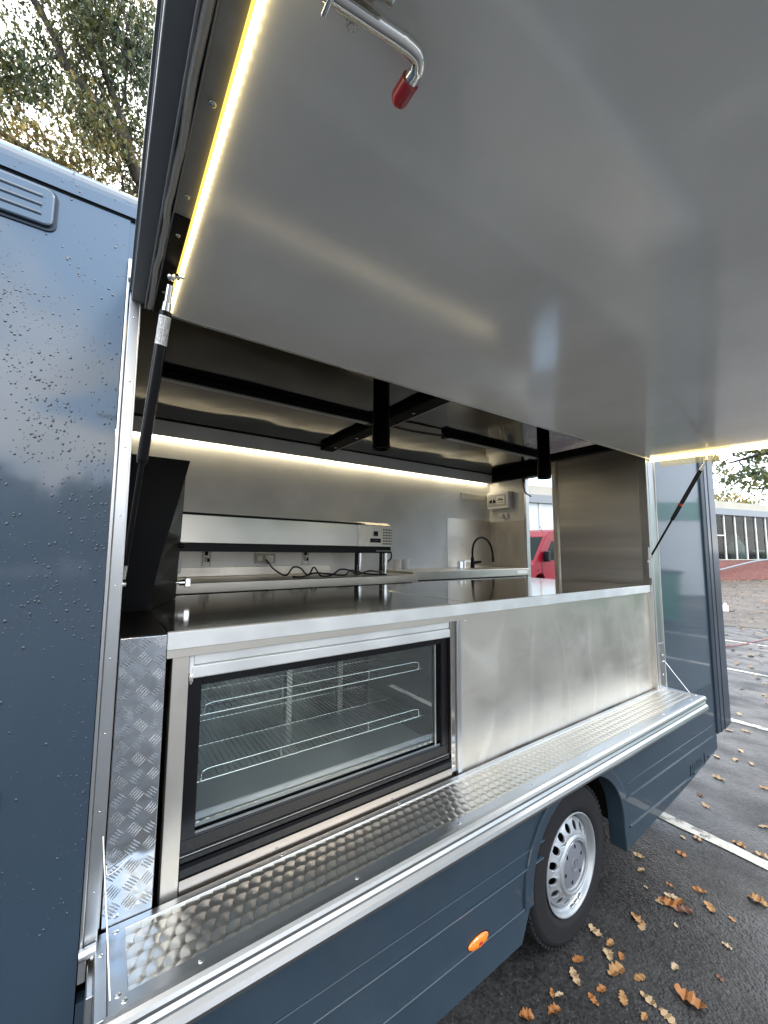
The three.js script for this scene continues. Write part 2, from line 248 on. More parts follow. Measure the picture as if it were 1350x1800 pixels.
  const ribs = [[0.05, 1.70, 0.578, 0.0035], [2.47, 3.84, 0.58, 0.0035], [0.05, 1.685, 0.513, 0.006], [2.45, 3.80, 0.508, 0.006], [0.05, 1.603, 0.367, 0.006], [2.49, 3.36, 0.352, 0.006], [3.41, 3.62, 0.362, 0.006], [3.70, 3.80, 0.39, 0.006]];
  for (const [a, b, y, h] of ribs) part('rib', prismX([[0, y - h * 2.2], [h * 1.5, y - h * 0.5], [h * 1.7, y], [h * 1.4, y + h * 0.35], [0, y + h * 0.7]], a, b), M.paint_lower, skirt);
  part('rib', box(3.366, 3.372, 0.352, 0.42, 0, 0.006, 0.002), M.paint_lower, skirt); part('rib', box(3.622, 3.628, 0.365, 0.435, 0, 0.006, 0.002), M.paint_lower, skirt);
  const font = await new FontLoader().loadAsync('fonts/droid/droid_sans_bold.typeface.json');
  const tg = new TextGeometry('SAXAS', { font, size: 0.048, depth: 0.0045, curveSegments: 3, bevelEnabled: false }); tg.computeBoundingBox();
  part('embossed_lettering', tg.scale(0.98, 1, 1).translate(3.395, 0.376, 0.0), M.paint_lower, skirt, 'embossed maker lettering');
  // arch lip
  const lip = []; for (let k = 0; k <= 28; k++) { const t = Math.PI * 1.03 - k / 28 * Math.PI * 1.06; lip.push([cx + 0.45 * Math.cos(t), 0.345 + 0.425 * Math.pow(Math.max(0, Math.sin(t)), 0.85), 0]); }
  { const out = [], inn = []; for (let k = 0; k <= 28; k++) { const t = Math.PI - k / 28 * Math.PI, sn = Math.pow(Math.max(0, Math.sin(t)), 0.85), e = 1; out.push([cx + 0.462 * Math.cos(t), 0.36 + 0.432 * sn]); inn.push([cx + 0.408 * Math.cos(t), 0.36 + 0.38 * sn]); }
    out.push([2.475, 0.245]); inn.push([2.428, 0.245]);
    part('wheel_arch', prismZ([...out, ...inn.reverse()], -0.08, 0.014, 0.006), M.paint_lower, van, 'flared wheel arch lip'); }
  part('sill_flange', box(1.5, 1.6, 0.235, 0.36, -0.07, -0.031), M.paint_dark, van);
  { const liner = new THREE.CylinderGeometry(0.43, 0.43, 0.32, 32, 1, true, Math.PI / 2, Math.PI).rotateX(Math.PI / 2).rotateZ(0).translate(cx, 0.36, -0.2); part('wheel_housing', clean(liner), M.black_matt, van); }
  part('underbody', [box(-1.5, 3.86, 0.42, 0.68, -2.1, -0.4), box(-1.5, 1.55, 0.42, 0.68, -0.4, -0.05), box(2.48, 3.86, 0.42, 0.68, -0.4, -0.05), box(-1.5, 3.86, 0.24, 0.42, -1.95, -0.75)], M.black_matt, van);
  // marker lamp
  { const cxm = 1.266, cym = 0.381, l = part('marker_lamp', ball([0, 0, 0], 1, 0.056, 0.021, 0.012, 24).translate(cxm, cym, 0.002), M.orange_lens, van, 'amber side marker lamp');
    part('gasket', ball([cxm, cym, 0], 1, 0.061, 0.025, 0.005, 24), M.black, l); for (let k = -4; k <= 4; k++) part('lens_ridge', box(cxm + k * 0.0095 - 0.001, cxm + k * 0.0095 + 0.001, cym - 0.013, cym + 0.013, 0.008, 0.0135 - Math.abs(k) * 0.0008), M.orange_lens, l);
    part('lens_mark', box(cxm - 0.008, cxm + 0.010, cym - 0.005, cym + 0.004, 0.012, 0.0148), M.red_lens, l); }
  part('tail_lamp', box(3.86, 3.925, 0.385, 0.475, -0.12, -0.006, 0.02), M.red_lens, van, 'red tail lamp at the rear corner');
  part('rear_corner_post', box(3.895, 3.965, 0.50, 2.75, -0.08, 0.012, 0.006), M.paint_dark, van);
  // open rear door seen edge on
  { const d = new THREE.Group(); d.name = 'rear_door'; d.userData.label = 'open rear door leaf with stepped edge'; d.position.set(3.968, 0, -0.01); d.rotation.y = 0.07; van.add(d);
    part('door_leaf', box(0, 0.2, 0.50, 2.74, -0.045, 0.0, 0.006), M.paint_dark, d); part('door_edge', box(0.012, 0.10, 0.49, 2.75, 0.0, 0.022, 0.008), M.paint_dark, d); part('door_edge', box(0.16, 0.35, 0.47, 2.75, -0.05, 0.014, 0.01), M.paint_dark, d); part('door_seal', box(0.118, 0.142, 0.49, 2.74, 0.0, 0.012, 0.004), M.rubber, d); }
}
{ // wheel
  const w = new THREE.Group(); w.name = 'wheel'; w.userData.label = 'front-facing silver steel wheel with round holes'; w.position.set(1.975, 0.347, -0.035); w.rotation.y = 0.03; van.add(w);
  const lathe = (pts, seg = 64) => clean(new THREE.LatheGeometry(pts.map(([r, z]) => new THREE.Vector2(r, z)), seg).rotateX(Math.PI / 2));
  const tyre = part('tyre', [lathe([[0.205, -0.2], [0.24, -0.215], [0.3, -0.222], [0.325, -0.215], [0.343, -0.19], [0.349, -0.15], [0.349, -0.06], [0.343, -0.022], [0.330, -0.004], [0.318, 0.001], [0.314, 0.0035], [0.308, 0.002], [0.285, 0.007], [0.262, 0.007], [0.256, 0.0085], [0.25, 0.0065], [0.236, 0.002], [0.226, -0.006], [0.219, -0.014]], 96)], M.rubber, w);
  const tr = []; for (let k = 0; k < 72; k++) { const a = k / 72 * Math.PI * 2; tr.push(clean(new THREE.BoxGeometry(0.014, 0.012, 0.045).translate(0, 0.347, -0.035).rotateZ(a))); tr.push(clean(new THREE.BoxGeometry(0.014, 0.012, 0.05).translate(0, 0.349, -0.1).rotateZ(a + 0.04))); }
  stuffPart('tread_block', tr, M.rubber, tyre);
  part('rim', lathe([[0.19, -0.15], [0.2, -0.06], [0.205, -0.03], [0.214, -0.012], [0.2225, -0.004], [0.2235, 0.003], [0.2185, 0.006], [0.213, 0.0], [0.209, -0.012], [0.203, -0.022], [0.198, -0.026], [0.193, -0.05], [0.189, -0.064]], 72), M.rim_silver, w);
  { const s = new THREE.Shape(); s.absarc(0, 0, 0.191, 0, Math.PI * 2); for (let k = 0; k < 16; k++) { const a = k / 16 * Math.PI * 2 + 0.1, h = new THREE.Path(); h.absellipse(Math.cos(a) * 0.161, Math.sin(a) * 0.161, 0.0205, 0.019, 0, Math.PI * 2, false, a); s.holes.push(h); }
    const h = new THREE.Path(); h.absarc(0, 0, 0.108, 0, Math.PI * 2); s.holes.push(h);
    const g = new THREE.ExtrudeGeometry(s, { depth: 0.006, bevelEnabled: true, bevelSize: 0.002, bevelThickness: 0.002, curveSegments: 32 }), p = g.attributes.position;
    for (let i = 0; i < p.count; i++) { const r = Math.hypot(p.getX(i), p.getY(i)); p.setZ(i, p.getZ(i) - 0.036 + 0.046 * Math.pow(clamp((0.195 - r) / 0.075), 0.9)); } g.computeVertexNormals();
    part('wheel_disc', clean(g), M.rim_silver, w); }
  part('disc_shoulder', lathe([[0.131, 0.006], [0.125, 0.0165], [0.117, 0.0195], [0.109, 0.014], [0.103, -0.002]]), M.rim_silver, w);
  part('brake_drum', lathe([[0, -0.1], [0.18, -0.1], [0.19, -0.12]], 32), M.black_matt, w);
  const HZ = 0.03, hub = part('hub_cap', lathe([[0, -0.018], [0.03, -0.0175], [0.06, -0.021], [0.098, -0.026], [0.106, -0.032], [0.107, -0.05]].map(([r, z]) => [r, z + HZ])), M.hub_grey, w, 'grey plastic hub cap with three-pointed star');
  for (let k = 0; k < 6; k++) { const a = k / 6 * Math.PI * 2 + 0.3; part('recess', box(-0.006, 0.006, -0.008, 0.008, -0.03, -0.0205, 0.003).translate(0.075 * Math.cos(a), 0.075 * Math.sin(a), HZ), M.black_matt, hub); }
  part('emblem', [lathe([[0.0245, 0.0125], [0.0275, 0.0165], [0.0305, 0.0125]], 40), ...[0, 1, 2].map((k) => clean(extr(shape([[-0.0035, 0], [0.0035, 0], [0, 0.027]]), 0.004).rotateZ(k * Math.PI * 2 / 3).translate(0, 0, 0.0122)))], M.hub_grey, hub);
  for (let k = 0; k < 3; k++) part('balance_weight', box(-0.014, 0.014, -0.2105, -0.201, -0.019, -0.006, 0.003).rotateZ(0.05 + k * 0.17), M.zinc, w);
}

// ---------------- raised hatch flap
const flap = new THREE.Group(); flap.name = 'hatch_flap'; flap.userData.label = 'raised serving hatch flap with glossy white underside and lit edges'; van.add(flap);
{
  part('flap_panel', fbox(0.108, 2.975, 0.012, LEN, -0.03, 0), M.flap_panel, flap);
  part('flap_skin', fbox(0.012, 3.05, -0.01, LEN + 0.03, -0.062, -0.034), M.skin_edge, flap);
  part('skin_edge', [fbox(0.018, 0.052, 0.0, LEN + 0.03, -0.034, -0.012, 0.003), fbox(0.016, 0.03, 0.0, LEN + 0.03, -0.062, -0.03, 0.003)], M.skin_edge, flap);
  { const pts = []; for (let k = 0; k <= 30; k++) { const s2 = 0.006 + k / 30 * (LEN - 0.02); pts.push(FL([0.0575 + 0.0016 * Math.sin(k * 1.3) + 0.001 * Math.sin(k * 2.9), s2, -0.005])); } part('rubber_seal', [tube(pts, 0.0072, 120, 8), ], M.seal, flap); }
  part('seal_channel', [fbox(0.047, 0.0505, 0.0, LEN, -0.02, 0.0, 0.001), fbox(0.0648, 0.067, 0.0, LEN, -0.02, 0.001, 0.001)], M.frame_grey, flap);
  part('side_frame', fbox(0.067, 0.0955, 0.0, LEN, -0.03, -0.002, 0.001), M.frame_grey, flap, 'dark grey frame beside the light strip');
  const plate = part('strut_plate', fbox(0.0675, 0.0945, 0.005, 0.40, -0.002, 0.0015, 0.0008), M.black, flap, 'dark mounting plate for the left gas strut');
  for (const s2 of [0.115, 0.345, 0.455]) part('screw', ball(FL([0.0805, s2, 0.0015]), 1, 0.0045, 0.0018, 0.0045, 12), M.zinc, plate);
  part('screw', ball(FL([0.0835, 0.64, 0]), 1, 0.005, 0.0018, 0.005, 12), M.zinc, flap);
  const led = part('light_strip', [fbox(0.0985, 0.1075, 0.014, LEN - 0.03, -0.004, 0.0055, 0.0015)], M.led, flap, 'glowing warm white light strip');
  part('strip_edge', fbox(0.0955, 0.0985, 0.014, LEN - 0.03, -0.004, 0.006, 0.001), M.led_side, led);
  part('strip_end_cap', [fbox(0.0952, 0.109, 0.004, 0.016, -0.004, 0.0075, 0.0015)], M.grey_plastic, led);
  { const c = document.createElement('canvas'); c.width = 64; c.height = 8; const x = c.getContext('2d'); x.fillStyle = '#8a8a8a'; x.fillRect(0, 0, 64, 8); const gr = x.createLinearGradient(0, 0, 64, 0); gr.addColorStop(0, '#5a5a5a'); gr.addColorStop(0.5, '#ffffff'); gr.addColorStop(1, '#5a5a5a'); x.fillStyle = gr; x.fillRect(0, 0, 64, 8); const t = new THREE.CanvasTexture(c); t.wrapS = t.wrapT = THREE.RepeatWrapping; t.repeat.set(60, 60); t.rotation = 0; const t2 = t.clone(); t2.rotation = Math.PI / 2; t2.needsUpdate = true; M.led_inner.emissiveMap = t; M.led.emissiveMap = t; }
  const led2 = part('light_strip', fbox(2.978, 2.987, 0.012, LEN - 0.03, -0.002, 0.022, 0.002), M.led, flap, 'glowing warm white light strip');
  part('cover_plate', fbox(2.962, 2.9645, 0.075, 0.44, 0.004, 0.066, 0.0004), M.cover_plastic, flap, 'clear plastic cover plate over the right light strip');
  part('end_frame', fbox(2.99, 3.03, 0.0, LEN, -0.03, 0.0, 0.001), M.frame_grey, flap);
  part('hinge_trim', [fbox(0.1, 2.99, -0.001, 0.0115, -0.03, 0.003, 0.001)], M.alu_bright, flap, 'pale aluminium strip along the hinge');
  for (let k = 0; k < 7; k++) part('screw', ball(FL([0.2 + k * 0.42, 0.006, 0.003]), 1, 0.003, 0.0015, 0.003, 10), M.zinc, flap);
  for (let k = 0; k < 4; k++) part('panel_rivet', ball(FL([2.955, 0.18 + k * 0.36, 0]), 1, 0.0035, 0.0012, 0.0035, 10), M.zinc, flap);
  // area lights lie just below the strips
  for (const x of [0.103, 2.983]) { const l = new THREE.RectAreaLight(lin(1, 0.8, 0.45), 9, 0.009, LEN - 0.06); l.name = 'strip_light'; const p = FL([x, LEN / 2, x > 1 ? 0.025 : 0.008]); l.position.set(...p); l.lookAt(p[0], p[1] - 1, p[2] - 0.0433); scene.add(l); }
  // locking handle
  const h = new THREE.Group(); h.name = 'locking_handle'; h.userData.label = 'bent steel locking bar with red rubber grip'; flap.add(h);
  part('bar', [tube([[-0.06, 2.426, 0.834], [0.1, 2.427, 0.848], [0.2, 2.427, 0.8605], [0.24, 2.427, 0.8655], [0.2575, 2.427, 0.8645], [0.2655, 2.4265, 0.855], [0.2662, 2.4265, 0.846], [0.2666, 2.4267, 0.835]], 0.0088, 90, 16, 0.4), rod([0.2345, 2.427, 0.8652], [0.239, 2.427, 0.8656], 0.0093, 0.0093, 16)], M.chrome, h);
  part('grip', [rod([0.2664, 2.4267, 0.842], [0.267, 2.4268, 0.821], 0.0112, 0.0112, 20), ball([0.267, 2.4268, 0.821], 0.0112)], M.red_cap, h, 'red rubber grip');
  const cl = []; for (let k = 0; k <= 12; k++) { const t = k / 12 * Math.PI; cl.push([0.857 + 0.0155 * Math.cos(t), 2.428 - 0.0155 * Math.sin(t)]); } cl.push([0.838, 2.455], [0.876, 2.455]);
  part('clamp', [prismX(cl, 0.158, 0.2035, 0.001).rotateY(-0.12).translate(0.105, 0, 0.02)], M.zinc, h, 'zinc clamp holding the bar');
  part('clamp', [box(0.150, 0.156, 2.416, 2.457, 0.838, 0.88, 0.003), box(0.158, 0.2, 2.444, 2.4555, 0.834, 0.88, 0.002)], M.zinc, h);
  part('bolt', [rod([0.186, 2.434, 0.84], [0.186, 2.445, 0.84], 0.006, 0.006, 6), rod([0.186, 2.432, 0.84], [0.186, 2.435, 0.84], 0.0035, 0.0035, 10)], M.zinc, h);
}
// gas struts
function strut(lo, hi, label, band, lab) {
  const g = new THREE.Group(); g.name = 'gas_strut'; g.userData.label = label; van.add(g);
  const A = V(...lo), B = V(...hi), at = (t) => A.clone().lerp(B, t).toArray();
  part('cylinder', [rod(at(0.44), at(0.9), 0.0118, 0.0118, 20), rod(at(0.425), at(0.44), 0.0095, 0.0118, 20)], M.black_gloss, g);
  part('piston_rod', rod(at(0.07), at(0.43), 0.0062, 0.0062, 14), M.black, g);
  part('end_socket', [rod(at(0.9), at(0.925), 0.0095, 0.0085, 14), rod(at(0.925), at(0.975), 0.0066, 0.0066, 14)], M.chrome, g); part('end_socket', rod(at(0.02), at(0.07), 0.0055, 0.0062, 12), M.chrome, g);
  part('ball_joint', ball(hi, 0.0088), M.chrome, g); part('ball_joint', ball(lo, 0.0088), M.chrome, g);
  if (band) part('band', rod(at(0.565), at(0.585), 0.0132, 0.0132, 20), M.red_band, g, 'red band round the strut');
  if (lab) {
    const c = document.createElement('canvas'); c.width = 128; c.height = 128; const x = c.getContext('2d'); x.fillStyle = '#d9dcdd'; x.fillRect(0, 0, 128, 128); x.fillStyle = '#333a40';
    for (let k = 0; k < 9; k++) { let p = 6; while (p < 118) { const w = 3 + rnd() * 9; if (rnd() > 0.2) x.fillRect(8 + k * 13, p, 5, w); p += w + 3; } }
    const t = new THREE.CanvasTexture(c); t.colorSpace = THREE.SRGBColorSpace; t.wrapS = t.wrapT = THREE.RepeatWrapping; t.repeat.set(3, 1); std('strut_label', { map: t, roughness: 0.4 });
    part('label', rod(at(0.80), at(0.885), 0.0121, 0.0121, 20, false), M.strut_label, g, 'white printed label round the cylinder');
  }
  return g;
}
{
  const g1 = strut([0.041, 1.781, -0.028], [0.0845, 2.462, 0.232], 'black gas strut with white label at the left side of the hatch', false, true);
  part('stud', [rod([0.0845, 2.462, 0.232], [0.108, 2.468, 0.236], 0.0035, 0.0035, 10), rod([0.094, 2.4645, 0.2335], [0.099, 2.466, 0.2345], 0.007, 0.007, 6)], M.chrome, g1); part('stud', rod([0.03, 1.781, -0.03], [0.041, 1.781, -0.028], 0.0045, 0.0045, 10), M.chrome, g1);
  const g2 = strut([2.93, 1.808, -0.01], [2.975, 2.43, 0.325], 'black gas strut with red band at the right side of the hatch', true, false);
  part('stud', [rod([2.975, 2.43, 0.325], [2.985, 2.462, 0.325], 0.004, 0.004, 10)], M.chrome, g2);
  part('strut_bracket', box(2.925, 2.944, 1.70, 1.90, -0.03, -0.002, 0.002), M.alu, van, 'pale bracket plate at the foot of the right gas strut');
}
// ---------------- posts, tread plate, shelf
{
  const p = part('hatch_post', [box(0.0055, 0.0125, 0.985, 2.565, -0.01, 0.010, 0.002), box(0.0125, 0.0385, 0.993, 2.565, -0.01, 0.006, 0.003), box(0.0365, 0.040, 1.02, 2.555, -0.09, 0.0065, 0.001)], M.alu, van, 'left aluminium edge profile of the hatch opening');
  part('hinge_lug', [box(0.0055, 0.018, 2.556, 2.612, -0.006, 0.012, 0.003), rod([0.008, 2.558, 0.01], [0.047, 2.558, 0.012], 0.0095, 0.0095, 14), rod([0.047, 2.558, 0.012], [0.05, 2.535, 0.012], 0.0095, 0.006, 12)], M.alu, p);
  for (let k = 0; k < 9; k++) part('rivet', ball([0.026, 1.1 + k * 0.17, 0.006], 1, 0.0022, 0.0022, 0.001, 8), M.zinc, p);
  part('corner_post', [box(2.944, 2.968, 0.985, 2.50, -0.05, 0.003, 0.003), box(2.968, 3.05, 0.985, 2.50, -0.05, 0.006, 0.004), box(3.05, 3.057, 0.96, 2.50, -0.05, 0.012, 0.002), box(2.97, 3.052, 0.98, 1.28, 0.0055, 0.009, 0.001)], M.alu, van, 'right aluminium corner post of the hatch opening');
  for (const [x, y] of [[3.02, 1.2], [3.02, 1.16], [3.015, 1.08]]) part('rivet', ball([x, y, 0.009], 1, 0.006, 0.008, 0.003, 10), M.zinc, van);
  // tread plate
  const tp = part('tread_plate', box(0.043, 0.147, 0.985, 1.649, -0.05, -0.018, 0.003), std('tread', { color: lin(0.52, 0.53, 0.54), metalness: 1, roughness: 0.26, roughnessMap: smudgeT, bumpMap: withRep(waveT, 0.25), bumpScale: 0.004 }), van, 'polished aluminium tread plate left of the display fridge');
  const bars = []; for (let r = 0; r < 16; r++) for (let c = 0; c < 3; c++) { const px = 0.062 + c * 0.036, py = 1.03 + r * 0.04 + (c % 2) * 0.004, ang = (r + c) % 2 ? 0.75 : -0.75; for (let k = -2; k <= 2; k++) { const ox = k * 0.0062 * Math.cos(ang + Math.PI / 2), oy = k * 0.0062 * Math.sin(ang + Math.PI / 2), x = px + ox, y = py + oy; if (x < 0.05 || x > 0.14 || y > 1.64) continue; bars.push(ball([0, 0, 0], 1, 0.0125, 0.0017, 0.0016, 8).rotateZ(ang).translate(x, y, -0.0178)); } }
  stuffPart('tread_bar', bars, M.tread, tp, 'raised bars of the tread plate');
  part('hook', tube([[0.047, 1.135, -0.016], [0.05, 1.118, -0.008], [0.07, 1.125, -0.006], [0.088, 1.137, -0.010]], 0.0018, 24, 8), M.zinc, van, 'bent wire hook on the tread plate');
  // drop-down shelf
  const sh = new THREE.Group(); sh.name = 'drop_shelf'; sh.userData.label = 'drop-down serving shelf of scale-patterned steel in an aluminium frame'; van.add(sh);
  part('shelf_board', box(0.088, 3.02, 0.968, 0.9935, 0.004, 0.172), M.scale_steel, sh, 'scale-patterned stainless steel shelf surface');
  part('inner_rail', box(0.056, 3.052, 0.967, 0.9975, -0.016, 0.006, 0.002), M.alu_bright, sh);
  part('end_plate', [box(0.056, 0.0905, 0.966, 0.997, 0.004, 0.2, 0.0015)], M.alu, sh); part('end_plate', box(3.012, 3.052, 0.966, 0.997, 0.004, 0.2, 0.0015), M.alu, sh);
  part('outer_rail', [box(0.056, 3.052, 0.967, 0.9968, 0.166, 0.2, 0.0015)], M.alu, sh);
  { const pr = [[0.196, 0.997], [0.208, 0.996], [0.215, 0.991], [0.218, 0.983], [0.216, 0.974], [0.209, 0.967], [0.196, 0.964]]; part('nosing', prismX(pr, 0.05, 3.058), M.alu_bright, sh, 'rounded bright nosing of the shelf'); }
  part('lower_rail', [prismX([[0.18, 0.962], [0.200, 0.958], [0.2045, 0.95], [0.2045, 0.943], [0.214, 0.936], [0.218, 0.925], [0.214, 0.913], [0.203, 0.906], [0.18, 0.905]], 0.046, 3.085), box(0.046, 3.07, 0.9, 0.962, 0.0, 0.182)], M.alu, sh, 'grooved lower rail of the shelf');
  for (let k = 0; k < 8; k++) { part('screw', [ball([0.22 + k * 0.385, 0.9972, 0.185], 1, 0.0058, 0.002, 0.0058, 14), rod([0.22 + k * 0.385, 0.9985, 0.185], [0.22 + k * 0.385, 0.9995, 0.185], 0.0022, 0.0022, 6)], M.zinc, sh); if (k) part('screw', ball([0.05 + k * 0.42, 0.9978, -0.005], 1, 0.005, 0.0018, 0.005, 12), M.zinc, sh); }
  for (const [x, z] of [[0.073, 0.006], [0.073, 0.165], [0.083, 0.183], [3.03, 0.17]]) part('screw', [ball([x, 0.9974, z], 1, 0.0062, 0.0022, 0.0062, 14), rod([x, 0.9985, z], [x, 0.9999, z], 0.0024, 0.0024, 6)], M.zinc, sh);
  part('end_cap', [box(0.034, 0.0555, 0.93, 0.994, -0.012, 0.196, 0.002), box(0.022, 0.034, 0.80, 0.965, 0.004, 0.1, 0.002)], M.alu, sh); part('screw', ball([0.045, 0.9955, 0.05], 1, 0.005, 0.002, 0.005, 12), M.zinc, sh);
  part('hinge', [rod([0.006, 0.99, 0.02], [0.036, 0.992, 0.02], 0.0115, 0.0115, 16), box(0.006, 0.02, 0.93, 0.985, -0.002, 0.016, 0.002), ball([0.03, 0.984, 0.03], 0.004)], M.alu_bright, sh);
  part('support_wire', rod([0.036, 1.215, 0.004], [0.06, 0.998, 0.168], 0.0016, 0.0016, 8), M.zinc, sh); part('support_wire', rod([3.035, 1.165, 0.01], [3.045, 0.998, 0.135], 0.0022, 0.0022, 8), M.alu_bright, sh);
}
// ---------------- shell inside
{
  part('floor', box(-0.3, 3.87, 0.69, 0.72, -2.1, -0.03), M.black_matt, van);
  part('ceiling_panel', box(-0.3, 3.83, 2.785, 2.799, -2.08, -0.06), M.ceiling_steel, van, 'polished steel ceiling mirroring the interior');
  part('back_wall', box(-0.3, 3.87, 0.72, 2.785, -2.12, -2.08), M.white_panel, van, 'glossy white back wall');
  part('end_wall', box(-0.34, -0.3, 0.72, 2.785, -2.08, -0.05), M.white_panel, van);
  part('rear_wall', [box(3.83, 3.87, 0.72, 2.785, -2.08, -1.59), box(3.83, 3.87, 2.68, 2.785, -1.59, -0.3), box(3.83, 3.87, 0.72, 2.785, -0.3, -0.04)], M.white_panel, van, 'white rear wall beside the doorway');
  part('door_jamb', box(3.822, 3.88, 0.72, 2.68, -1.59, -1.565, 0.002), M.alu_bright, van);
  part('splash_plate', [box(3.11, 3.822, 1.69, 2.235, -2.08, -2.076), box(3.824, 3.83, 1.69, 2.215, -2.075, -1.60)], M.steel, van, 'brushed steel splashback in the sink corner');
  const pt = part('partition', box(2.985, 3.01, 0.72, 2.60, -0.66, -0.03), M.steel_part, van, 'brushed stainless steel partition panel');
  part('edge_trim', [box(2.978, 3.016, 0.72, 2.60, -0.71, -0.66, 0.004), box(2.972, 2.978, 0.72, 2.60, -0.683, -0.668, 0.002)], M.steel, pt);
  part('partition_cap', box(2.93, 3.07, 2.60, 2.66, -0.72, -0.05, 0.003), M.black, van);
}
// ================================================================ fittings inside the van
{ // pelmet with LED
  const t = thing('pelmet_light', 'grey pelmet with a warm light strip along the top of the back wall', 'pelmet light');
  part('pelmet', [box(-0.28, 3.76, 2.668, 2.776, -2.0, -1.985), box(-0.28, 3.76, 2.762, 2.776, -2.075, -2.0)], M.pelmet, t);
  part('light_strip', box(-0.26, 3.81, 2.70, 2.712, -2.072, -2.06, 0.002), M.led_inner, t, 'glowing warm light strip behind the pelmet');
  const l = new THREE.RectAreaLight(lin(1, 0.86, 0.6), 23, 4.05, 0.014); l.name = 'pelmet_strip_light'; l.position.set(1.76, 2.695, -2.066); l.lookAt(1.76, 1.7, -2.076); scene.add(l);
}
const railG = 'black ceiling rails';
{
  const a = thing('ceiling_rail', 'black rail across the ceiling behind the hanging spotlight nearest the left', 'ceiling rail', [0, 0, 0]);
  part('rail', prismX([[-1.97, 2.742], [-0.1, 2.742], [-0.1, 2.784], [-1.9, 2.784], [-1.97, 2.765]], 1.5, 1.62, 0.004), M.black_matt, a); for (const z of [-1.8, -1.45, -0.75]) part('bolt', rod([1.56, 2.7405, z], [1.56, 2.735, z], 0.011, 0.011, 6), M.zinc, a); part('rail_edge', box(1.615, 1.623, 2.742, 2.748, -1.93, -0.1), M.grey_plastic, a);
  const b = thing('ceiling_rail', 'black rail running along the top of the rear wall over the doorway', 'ceiling rail');
  part('rail', box(3.765, 3.829, 2.69, 2.784, -2.07, -0.1, 0.004), M.black_matt, b);
  const G = 'slim ceiling batten lights';
  const mk = (x0, x1, z, lab) => { const t = thing('batten_light', lab, 'batten light', [0, 0, 0]); part('housing', box(x0, x1, 2.745, 2.785, z - 0.028, z + 0.028, 0.006), M.black, t); part('diffuser', box(x0 + 0.03, x1 - 0.03, 2.739, 2.7455, z - 0.02, z + 0.02, 0.002), M.diffuser, t); for (const e of [x0 - 0.012, x1 - 0.03]) part('end_cap', box(e, e + 0.042, 2.738, 2.783, z - 0.03, z + 0.03, 0.006), M.black, t); return t; };
  mk(0.15, 1.47, -1.11, 'unlit batten light left of the cross rail, above the black oven'); const b2 = mk(2.12, 3.3, -1.06, 'unlit batten light right of the cross rail, ending at the far hanging spotlight');
  part('cable', tube([[1.63, 2.76, -1.1], [1.8, 2.752, -1.09], [2.0, 2.755, -1.07], [2.12, 2.76, -1.06]], 0.009, 20, 8), M.cable, b2);
  const sp = thing('pendant_spotlight', 'black tube spotlight hanging from the ceiling at the middle of the hatch', 'spotlight', [1.14, 2.785, -0.5]);
  part('tube_body', clean(new THREE.LatheGeometry([[0.001, 0], [0.043, 0], [0.043, -0.28], [0.0425, -0.282], [0.0465, -0.285], [0.0465, -0.392], [0.0435, -0.397], [0.036, -0.397], [0.034, -0.36], [0.001, -0.36]].map(([x, y]) => new THREE.Vector2(x, y)), 40)), M.black_textured, sp);
  part('lamp_lens', clean(new THREE.CylinderGeometry(0.033, 0.033, 0.004, 24).translate(0, -0.364, 0)), M.diffuser, sp);
  const s2 = sp.clone(); s2.name = numbered('pendant_spotlight'); s2.position.set(2.56, 2.785, -0.5); s2.userData = { label: 'black tube spotlight hanging from the ceiling in front of the rear doorway', category: 'spotlight' }; scene.add(s2);
}
{ // serving counter
  const c = thing('serving_counter', 'long stainless serving counter behind the hatch with aluminium front edge', 'counter');
  part('worktop', [box(0.147, 1.278, 1.612, 1.651, -0.95, -0.028, 0.002), box(1.2795, 2.943, 1.612, 1.6515, -0.95, -0.028, 0.002)], M.steel_polished, c);
  part('worktop', box(-0.1, 0.1455, 1.60, 1.6515, -0.95, -0.022, 0.002), M.black, c, 'black end section of the counter');
  part('front_edge', box(0.1475, 2.944, 1.6075, 1.653, -0.03, -0.012, 0.002), M.alu_edge, c);
  part('apron', box(0.148, 1.216, 1.585, 1.6072, -0.04, -0.02, 0.001), M.steel, c);
  part('front_panel', [box(1.216, 2.944, 0.97, 1.6072, -0.045, -0.026)], M.steel, c, 'large smeared brushed steel front panel');
  for (const [x, y] of [[1.245, 1.58], [2.08, 1.585], [2.915, 1.585], [2.915, 1.03]]) part('screw', ball([x, y, -0.026], 1, 0.0045, 0.0045, 0.0018, 10), M.zinc, c); part('post', box(0.163, 0.2045, 0.97, 1.585, -0.07, -0.03, 0.002), M.steel, c); part('post', [box(1.166, 1.192, 0.97, 1.585, -0.06, -0.03, 0.002)], M.steel_polished, c); part('post', box(1.193, 1.2145, 0.97, 1.585, -0.05, -0.02, 0.002), M.alu, c);
  part('end_panel', box(0.1, 0.145, 0.72, 1.6, -0.9, -0.06), M.black_matt, c); part('end_panel', box(1.22, 1.25, 0.72, 1.6, -0.9, -0.06), M.black_matt, c);
  part('plinth', box(0.15, 1.22, 0.72, 0.9, -0.9, -0.85), M.black_matt, c);
}
